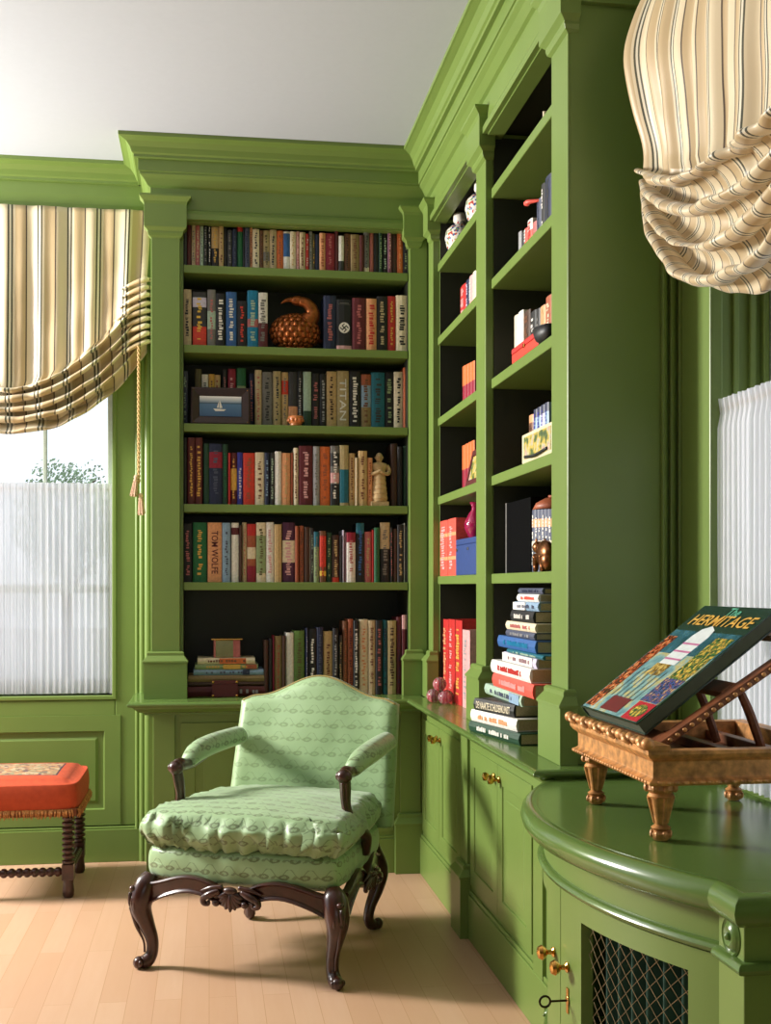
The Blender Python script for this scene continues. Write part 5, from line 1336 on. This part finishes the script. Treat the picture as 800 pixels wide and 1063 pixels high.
# back legs
for sd in (-1, 1):
    b = BM(); dx, dy = sd * 0.55, 0.83
    def q(r, z, c=(sd * 0.245, 0.300)): return (c[0] + dx * r, c[1] + dy * r, z)
    tube(b, [q(0.0, 0.34), q(0.018, 0.295), q(0.044, 0.245), q(0.050, 0.205), q(0.032, 0.150), q(0.004, 0.095), q(-0.006, 0.052), q(0.006, 0.026), q(0.03, 0.018)],
         [0.032, 0.034, 0.034, 0.031, 0.026, 0.021, 0.020, 0.021, 0.0175], n=14, k=5)
    blob(b, q(0.040, 0.022), (0.020, 0.020, 0.0215), n=12, m=8)
    obj('leg', b, WOOD_D, ch, smooth=True)

# ================================================================== THE STOOL
st = empty('footstool', 'stool with orange needlework cushion, fringe and dark bobbin-turned legs', 'stool', (-1.135, 5.15, 0))
NW, ND = 0.578, 0.50
ORG = bpy.data.materials.new('orange_needlework'); nt, N, L, P = nodes(ORG)
tc = N.new('ShaderNodeTexCoord'); sp = N.new('ShaderNodeSeparateXYZ'); L.new(tc.outputs['Object'], sp.inputs[0])
nz = N.new('ShaderNodeTexNoise'); nz.inputs['Scale'].default_value = 40; nz.inputs['Detail'].default_value = 5; L.new(tc.outputs['Object'], nz.inputs['Vector'])
vo = N.new('ShaderNodeTexVoronoi'); vo.inputs['Scale'].default_value = 60; L.new(tc.outputs['Object'], vo.inputs['Vector'])
def band01(o_, lo, hi): return math_node(N, L, 'MULTIPLY', math_node(N, L, 'GREATER_THAN', o_, lo), math_node(N, L, 'LESS_THAN', o_, hi))
X_, Y_ = sp.outputs['X'], sp.outputs['Y']
ax = math_node(N, L, 'ABSOLUTE', math_node(N, L, 'SUBTRACT', X_, NW / 2)); ay = math_node(N, L, 'ABSOLUTE', math_node(N, L, 'SUBTRACT', Y_, ND / 2))
bd = math_node(N, L, 'MAXIMUM', math_node(N, L, 'SUBTRACT', ax, NW / 2 - 0.085), math_node(N, L, 'SUBTRACT', ay, ND / 2 - 0.085))
inner = math_node(N, L, 'LESS_THAN', bd, 0.0); line = band01(bd, 0.0, 0.008)
sc_ = N.new('ShaderNodeSeparateColor'); L.new(vo.outputs['Color'], sc_.inputs[0])
rp = N.new('ShaderNodeValToRGB'); rp.color_ramp.interpolation = 'CONSTANT'; L.new(sc_.outputs[0], rp.inputs['Fac'])
rp.color_ramp.elements[0].color = lin((150, 120, 84)); rp.color_ramp.elements[1].position = 0.3; rp.color_ramp.elements[1].color = lin((170, 160, 130))
for p_, c_ in ((0.5, (70, 70, 74)), (0.65, (176, 136, 96)), (0.82, (120, 130, 100))):
    e = rp.color_ramp.elements.new(p_); e.color = lin(c_)
c = mix_col(N, L, math_node(N, L, 'MULTIPLY', nz.outputs['Fac'], 0.7), lin((196, 78, 38)), lin((140, 40, 20)))
c = mix_col(N, L, math_node(N, L, 'MULTIPLY', inner, 0.85), c, rp.outputs['Color']); c = mix_col(N, L, line, c, lin((60, 34, 44)))
L.new(c, P.inputs['Base Color']); P.inputs['Roughness'].default_value = 0.9
bmp = N.new('ShaderNodeBump'); bmp.inputs['Strength'].default_value = 0.4; bmp.inputs['Distance'].default_value = 0.002
n2 = N.new('ShaderNodeTexNoise'); n2.inputs['Scale'].default_value = 350; L.new(tc.outputs['Object'], n2.inputs['Vector']); L.new(n2.outputs['Fac'], bmp.inputs['Height']); L.new(bmp.outputs['Normal'], P.inputs['Normal'])
b = BM(); bmesh.ops.create_cube(b, size=2.0); bmesh.ops.subdivide_edges(b, edges=b.edges[:], cuts=20, use_grid_fill=True)
for v in b.verts:
    x, y, z = v.co; s_ = abs(x) ** 6; t_ = abs(y) ** 6
    ed = max(abs(x), abs(y)); bul = math.sqrt(max(0, 1 - (z * 0.85) ** 2)) if ed > 0.999 else 0
    e_ = min(1, (1 - ed) / 0.2); e_ = math.sqrt(max(0, 1 - (1 - e_) ** 2))
    zz = 0.425 + (z * 0.062 if z < 0.999 else 0.040 + 0.036 * e_ + 0.014 * (1 - x * x) * (1 - y * y))
    kk = 1 - 0.05 * s_ * t_
    v.co = (NW / 2 + x * kk * (NW / 2 + 0.022 * bul), ND / 2 + y * kk * (ND / 2 + 0.022 * bul), zz)
obj('cushion', b, ORG, st, smooth=True)
# fringe: little tufts round the rim
b = BM(); rnd = random.Random(11)
per = []
n_ = 90
for i in range(n_): per.append((NW * i / n_, -0.016, 0, -1))
for i in range(70): per.append((NW + 0.016, ND * i / 70, 1, 0)); per.append((-0.016, ND * i / 70, -1, 0))
for i in range(n_): per.append((NW * i / n_, ND + 0.016, 0, 1))
for x, y, nx, ny in per:
    o_ = rnd.uniform(-0.003, 0.004)
    tube(b, [(x, y, 0.376), (x + nx * 0.006 + o_, y + ny * 0.006 + o_, 0.362), (x + nx * 0.003 + 2 * o_, y + ny * 0.003, 0.338 + rnd.uniform(-0.004, 0.006))], [0.0034, 0.0042, 0.0012], n=5, smooth=False)
obj('fringe', b, mat('fringe_threads', (166, 112, 60), rough=0.9, vary=0.5, scale=120), st)
b = BM(); box(b, -0.012, NW + 0.012, -0.012, ND + 0.012, 0.345, 0.378); obj('seat_frame', b, mat('fringe_braid', (120, 66, 40), rough=0.9, vary=0.3), st, bevel=0.004)
def bobbin(b, c, z0, z1, r, n, axis='z'):
    pr = []
    for k in range(n):
        a, bb = z0 + (z1 - z0) * k / n, z0 + (z1 - z0) * (k + 1) / n; h = bb - a
        pr += [(r * 0.62, a), (r * 0.66, a + h * 0.06), (r * 0.93, a + h * 0.2), (r, a + h * 0.42), (r * 0.95, a + h * 0.66), (r * 0.66, a + h * 0.86), (r * 0.62, a + h * 0.9)]
    pr.append((r * 0.62, z1)); lathe(b, [(0.0, z0)] + pr + [(0.0, z1)], c=c, n=16, axis=axis)
LX0, LX1, LY0, LY1 = 0.035, 0.552, 0.03, ND - 0.03
for x in (LX0, LX1):
    for y in (LY0, LY1):
        b = BM()
        box(b, x - 0.024, x + 0.024, y - 0.024, y + 0.024, 0.075, 0.140)
        bobbin(b, (x, y, 0), 0.140, 0.345, 0.027, 9)
        lathe(b, [(0.0, 0), (0.018, 0), (0.024, 0.01), (0.025, 0.03), (0.021, 0.06), (0.023, 0.075), (0, 0.075)], c=(x, y, 0), n=16)
        obj('leg', b, WOOD_D, st, smooth='auto', bevel=0.0)
for y in (LY0,):
    b = BM(); bobbin(b, (0, y, 0.108), LX0 + 0.0245, LX1 - 0.0245, 0.020, 15, 'x'); obj('stretcher', b, WOOD_D, st, smooth='auto')
for x in (LX0, LX1):
    b = BM(); bobbin(b, (x, 0, 0.108), LY0 + 0.0245, LY1 - 0.0245, 0.018, 10, 'y'); obj('stretcher', b, WOOD_D, st, smooth='auto')
# ================================================================== SHADES, CURTAINS, CORD
def shade(to_world, half, top_z, zs_top, zs_bot, zc_top, zc_bot, seed, puff=0.03, nf=4.5, uoff=0.0, width_k=1.0, bag=0.0, amp=0.07):
    """swagged balloon shade. u in -1..1 across; to_world(a, out, z)"""
    b = BM(); NU, NF, NS = 180, 30, 110
    lay = b.loops.layers.uv.verify()
    V = []; UV = []
    for i in range(NU + 1):
        u = -1 + 2 * i / NU; au = abs(u)
        e = 1 - au
        q = au ** 1.7
        zt_ = zc_top + (zs_top - zc_top) * q ** 1.15
        zb_ = zc_bot + (zs_bot - zc_bot) * au ** 2.1
        col = []; uvs = []; length = 0.0
        pl = 0.012 * math.sin(u * 23 + seed) + 0.008 * math.sin(u * 51 + seed * 2)
        for j in range(NF):
            v = j / NF; z = top_z + (zt_ - top_z) * v
            out = 0.012 + pl * (0.3 + 0.7 * v) + puff * v ** 2 + bag * math.sin(PI * min(1, v)) ** 1.5 * (0.35 + 0.65 * au ** 2) + 0.006 * noise3(u * 4, v * 5, seed) 
            a = u * half * (1 - 0.03 * v * au)
            col.append((a, out, z)); uvs.append((u * half * width_k + uoff, top_z - z))
        z_end = zt_
        ga = 1 - 0.55 * au ** 5                       # folds tighten towards the gathered corners
        for j in range(NS + 1):
            s = j / NS
            wob = 0.7 * noise3(u * 2.2, s * 3.0, seed + 9) + 0.25 * noise3(u * 7, s * 5, seed)
            ph = 2 * PI * nf * (s + 0.12 * wob * (1 - 0.5 * au) + 0.02 * math.sin(u * 3 + seed))
            env = math.sin(PI * min(1, s * 6) / 2) * ga
            z = zt_ + (zb_ - zt_) * s - amp * 0.36 * math.sin(ph) * env
            out = 0.012 + pl * (1 - min(1, s * 3)) + puff + (amp * (0.5 - 0.5 * math.cos(ph)) * env) - 0.02 * s
            out += 0.010 * noise3(u * 9, s * 9, seed + 4) * env
            # cloth slips down and outward towards the middle, so the stripes cross the folds
            a = u * half * (1 - 0.03 * au) + math.copysign(1, u) * half * 0.05 * (s - 0.5) * math.sin(PI * min(1, au)) 
            col.append((a, out, z)); uvs.append((u * half * width_k + uoff, top_z - zt_ + s * abs(zb_ - zt_) * 2.4))
        # hem turned back under
        a, out, z = col[-1]
        for k in range(1, 5): col.append((a, out - 0.016 * k, z + 0.006 * k * k * 0.5)); uvs.append((uvs[-1][0], uvs[-1][1] + 0.02))
        V.append([b.verts.new(to_world(*p)) for p in col]); UV.append(uvs)
    for i in range(NU):
        for j in range(len(V[0]) - 1):
            f = b.faces.new((V[i][j], V[i + 1][j], V[i + 1][j + 1], V[i][j + 1]))
            for l, (p, r) in zip(f.loops, ((i, j), (i + 1, j), (i + 1, j + 1), (i, j + 1))): l[lay].uv = UV[p][r]
    return b
sh = empty('window_shade', 'striped silk balloon shade swagged over the left window', 'shade')
b = shade(lambda a, out, z: (-0.925 + a, 5.80 - out, z), 0.655, 3.075, 2.72, 2.40, 2.22, 2.02, 1.3)
o = obj('fabric', b, STRIPE_M, sh, smooth=True); m_ = o.modifiers.new('s', 'SOLIDIFY'); m_.thickness = 0.0015
b = BM(); rnd = random.Random(4)
for k in range(9):
    z_ = 2.735 - 0.036 * k; j1, j2 = rnd.uniform(-0.012, 0.012), rnd.uniform(0.6, 1.3)
    tube(b, [(-0.272, 5.745, z_), (-0.295, 5.722 + j1, z_ - 0.004), (-0.335 - 0.03 * j2, 5.728, z_ - 0.035 * j2), (-0.38 - 0.05 * j2, 5.75, z_ - 0.075 * j2)], [0.012, 0.021, 0.016, 0.003], n=10, flat=0.6)
box_uv(b); obj('gathered_corner', b, STRIPE_M, sh, smooth=True)
b = BM(); box(b, -1.58, -0.272, 5.825, 5.855, 3.045, 3.075); obj('head_rail', b, mat('dark_rail', (50, 50, 34)), sh)
sh2 = empty('window_shade', 'striped silk balloon shade swagged over the right window, nearest the camera', 'shade')
b = shade(lambda a, out, z: (1.235 - out, 2.42 + a, z), 0.68, 3.04, 2.42, 2.31, 2.27, 1.94, 4.1, puff=0.06, nf=4, bag=0.10, uoff=0.03, width_k=1.45, amp=0.085)
o = obj('fabric', b, STRIPE_M, sh2, smooth=True); m_ = o.modifiers.new('s', 'SOLIDIFY'); m_.thickness = 0.0015
b = BM(); box(b, 1.24, RX - 0.031, 1.74, 3.10, 3.01, 3.05); obj('head_rail', b, mat('dark_rail', (50, 50, 34)), sh2)

SHEER = bpy.data.materials.new('sheer_white'); nt, N, L, P = nodes(SHEER); N.remove(P)
df_ = N.new('ShaderNodeBsdfDiffuse'); df_.inputs['Color'].default_value = (0.9, 0.9, 0.92, 1)
tl = N.new('ShaderNodeBsdfTranslucent'); tl.inputs['Color'].default_value = (0.93, 0.93, 0.97, 1)
tp_ = N.new('ShaderNodeBsdfTransparent')
m1 = N.new('ShaderNodeMixShader'); m1.inputs[0].default_value = 0.85; L.new(df_.outputs[0], m1.inputs[1]); L.new(tl.outputs[0], m1.inputs[2])
m2 = N.new('ShaderNodeMixShader'); m2.inputs[0].default_value = 0.15; L.new(m1.outputs[0], m2.inputs[1]); L.new(tp_.outputs[0], m2.inputs[2])
L.new(m2.outputs[0], N['Material Output'].inputs['Surface'])
def cafe(to_world, L_, z0, z1, seed, f=1.0):
    b = BM(); n = int(L_ / 0.0035)
    def fn(u, v):
        a = u * L_
        hd = 1.0 if 0.03 < v < 0.955 else 0.75
        d = (0.0035 * math.sin(a * 210 * f + 2.0 * noise3(a * 9, 0, seed)) + 0.0025 * math.sin(a * 430 * f + seed + v) + 0.003 * noise3(a * 70, v * 2, seed))
        gather = 1.0 if v < 0.93 else 0.8
        z = z0 + (z1 - z0) * v + (0.004 * noise3(a * 60, 1, seed) if v > 0.97 or v < 0.02 else 0)
        return to_world(a, d * gather + (0.006 if 0.93 < v < 0.965 else 0), z)
    grid(b, fn, n, 26); return b
c1 = empty('cafe_curtain', 'gathered sheer white curtain over lower half of the left window', 'curtain')
b = cafe(lambda a, d, z: (-1.455 + a, WY - 0.014 - d, z), 1.008, 0.795, 1.79, 2.0); obj('fabric', b, SHEER, c1, smooth=True)
b = BM(); tube(b, [(-1.46, WY + 0.004, 1.762), (-0.442, WY + 0.004, 1.762)], 0.003, n=8, smooth=False); obj('rod', b, BRASS, c1, smooth=True)
c2 = empty('cafe_curtain', 'gathered sheer white curtain behind the book stand at right', 'curtain')
b = cafe(lambda a, d, z: (1.348 + d, 1.74 + a, z), 1.318, 0.785, 1.80, 5.0); obj('fabric', b, SHEER, c2, smooth=True)
b = BM(); tube(b, [(1.363, 1.725, 1.775), (1.363, 3.062, 1.775)], 0.003, n=8, smooth=False); obj('rod', b, BRASS, c2, smooth=True)

# twisted cord with two tassels beside the left window
cd = empty('shade_cord', 'twisted beige cord with two tassels hanging beside the left window', 'cord')
CRD = mat('cord_threads', (186, 152, 104), rough=0.85, vary=0.3, scale=200)
TAS = mat('tassel_threads', (196, 160, 136), rough=0.85, vary=0.3, scale=150)
cxp = on_y(144, 450, 5.705).x; cy_ = 5.705
b = BM()
for s in (0, PI):
    tube(b, [(cxp + 0.0042 * math.cos(t + s), cy_ + 0.0042 * math.sin(t + s), 2.42 - 0.64 * i / 150) for i, t in [(i, i * 0.62) for i in range(151)]], 0.0042, n=6, smooth=False)
obj('cord', b, CRD, cd, smooth=True)
for (x, z, tilt) in ((cxp - 0.012, 1.800, -0.25), (cxp + 0.010, 1.715, 0.1)):
    b = BM(); lathe(b, [(0.0, 0.02), (0.008, 0.018), (0.012, 0.008), (0.009, 0.0), (0.012, -0.006), (0.010, -0.01), (0.0, -0.012)], n=12)
    for k in range(26):
        a = 2.4 * k; r = 0.009 * math.sqrt((k + 0.5) / 26); tube(b, [(r * math.cos(a), r * math.sin(a), -0.008), (r * 1.9 * math.cos(a), r * 1.9 * math.sin(a), -0.075 - 0.004 * (k % 3))], [0.0022, 0.0026], n=5, smooth=False)
    t_ = obj('tassel', b, TAS, cd, smooth='auto'); t_.location = (x, cy_ - 0.004, z); t_.rotation_euler = (0, -tilt * 0.5, 0)

# tree outside
tr = empty('tree', 'green leafy tree top seen faintly through the left window', 'tree', (-1.72, 15.0, -0.7))
b = BM(); tube(b, [(0, 0, 0), (0.03, 0, 1.2), (0.0, 0.02, 2.4), (0.02, 0, 3.1)], [0.09, 0.07, 0.05, 0.02], n=10)
for k in range(9):
    a = k * 2.3; tube(b, [(0, 0, 1.9 + 0.12 * k), (0.25 * math.cos(a), 0.25 * math.sin(a), 2.2 + 0.12 * k), (0.42 * math.cos(a), 0.42 * math.sin(a), 2.4 + 0.11 * k)], [0.03, 0.02, 0.006], n=6)
obj('trunk', b, mat('bark', (90, 76, 60), rough=0.9), tr, smooth=True)
b = BM(); rnd = random.Random(8)
for k in range(5200):
    a = rnd.uniform(0, 2 * PI); ph = math.acos(rnd.uniform(-1, 1)); r = rnd.uniform(0.2, 1.0) ** 0.5
    lump = 1 + 0.25 * noise3(math.cos(a) * 2, math.sin(a) * 2, math.cos(ph) * 3)
    c = Vector((0.62 * r * lump * math.sin(ph) * math.cos(a), 0.6 * r * math.sin(ph) * math.sin(a), 2.75 + 0.74 * r * lump * math.cos(ph)))
    n_ = Vector((rnd.gauss(0, 1), rnd.gauss(0, 1), rnd.gauss(0, 1))).normalized(); s_ = n_.orthogonal().normalized() * 0.026; t_ = n_.cross(s_).normalized() * 0.015
    b.faces.new([b.verts.new(c + s_), b.verts.new(c + t_), b.verts.new(c - s_), b.verts.new(c - t_)])
obj('leaves', b, mat('leaf_hazed', (150, 172, 140), rough=0.8, vary=0.3, scale=5), tr)  # haze and glare are mixed into the leaf colour, hence so pale
# ================================================================== OUTSIDE
b = BM(); box(b, -30, 30, -25, 60, -0.75, -0.7); struct('ground', b, mat('pale_terrace', (200, 198, 190), rough=1.0))

# ================================================================== LIGHT, WORLD, CAMERA
w = bpy.data.worlds.new('sky'); bpy.context.scene.world = w; w.use_nodes = True
bg = w.node_tree.nodes['Background']; bg.inputs['Color'].default_value = (0.86, 0.93, 1.0, 1); bg.inputs['Strength'].default_value = WORLD
def lamp(name, loc, target, sx, sy, power, col):
    s = bpy.data.lights.new(name, 'AREA'); s.shape = 'RECTANGLE'; s.size = sx; s.size_y = sy; s.energy = power; s.color = col
    o = bpy.data.objects.new(name, s); C.objects.link(o); o.location = loc
    o.rotation_euler = (Vector(target) - Vector(loc)).to_track_quat('-Z', 'Y').to_euler(); return o
KEY = lamp('window_light', (-3.4, 5.28, 2.4), (0.9, 3.6, 1.6), 0.6, 0.9, SUN, (1.0, 0.955, 0.9))
cam = bpy.data.cameras.new('camera'); co = bpy.data.objects.new('camera', cam); C.objects.link(co)
co.location = (0, 0, CAMH); co.rotation_euler = (PI / 2, 0, -TH)
cam.sensor_fit = 'VERTICAL'; cam.sensor_height = 36.0; cam.lens = F / 1063.0 * 36.0
cam.shift_y = (HY - 531.5) / 1063.0; cam.clip_start = 0.05
sc = bpy.context.scene; sc.camera = co
sc.view_settings.view_transform = 'Standard'; sc.view_settings.look = 'None'
sc.view_settings.exposure = EXPO; sc.view_settings.gamma = 1.0; sc.view_settings.use_curve_mapping = False
sc.cycles.use_denoising = True
sc.cycles.max_bounces = 8; sc.cycles.diffuse_bounces = 4; sc.cycles.transparent_max_bounces = 12
sc.cycles.sample_clamp_indirect = 4.0
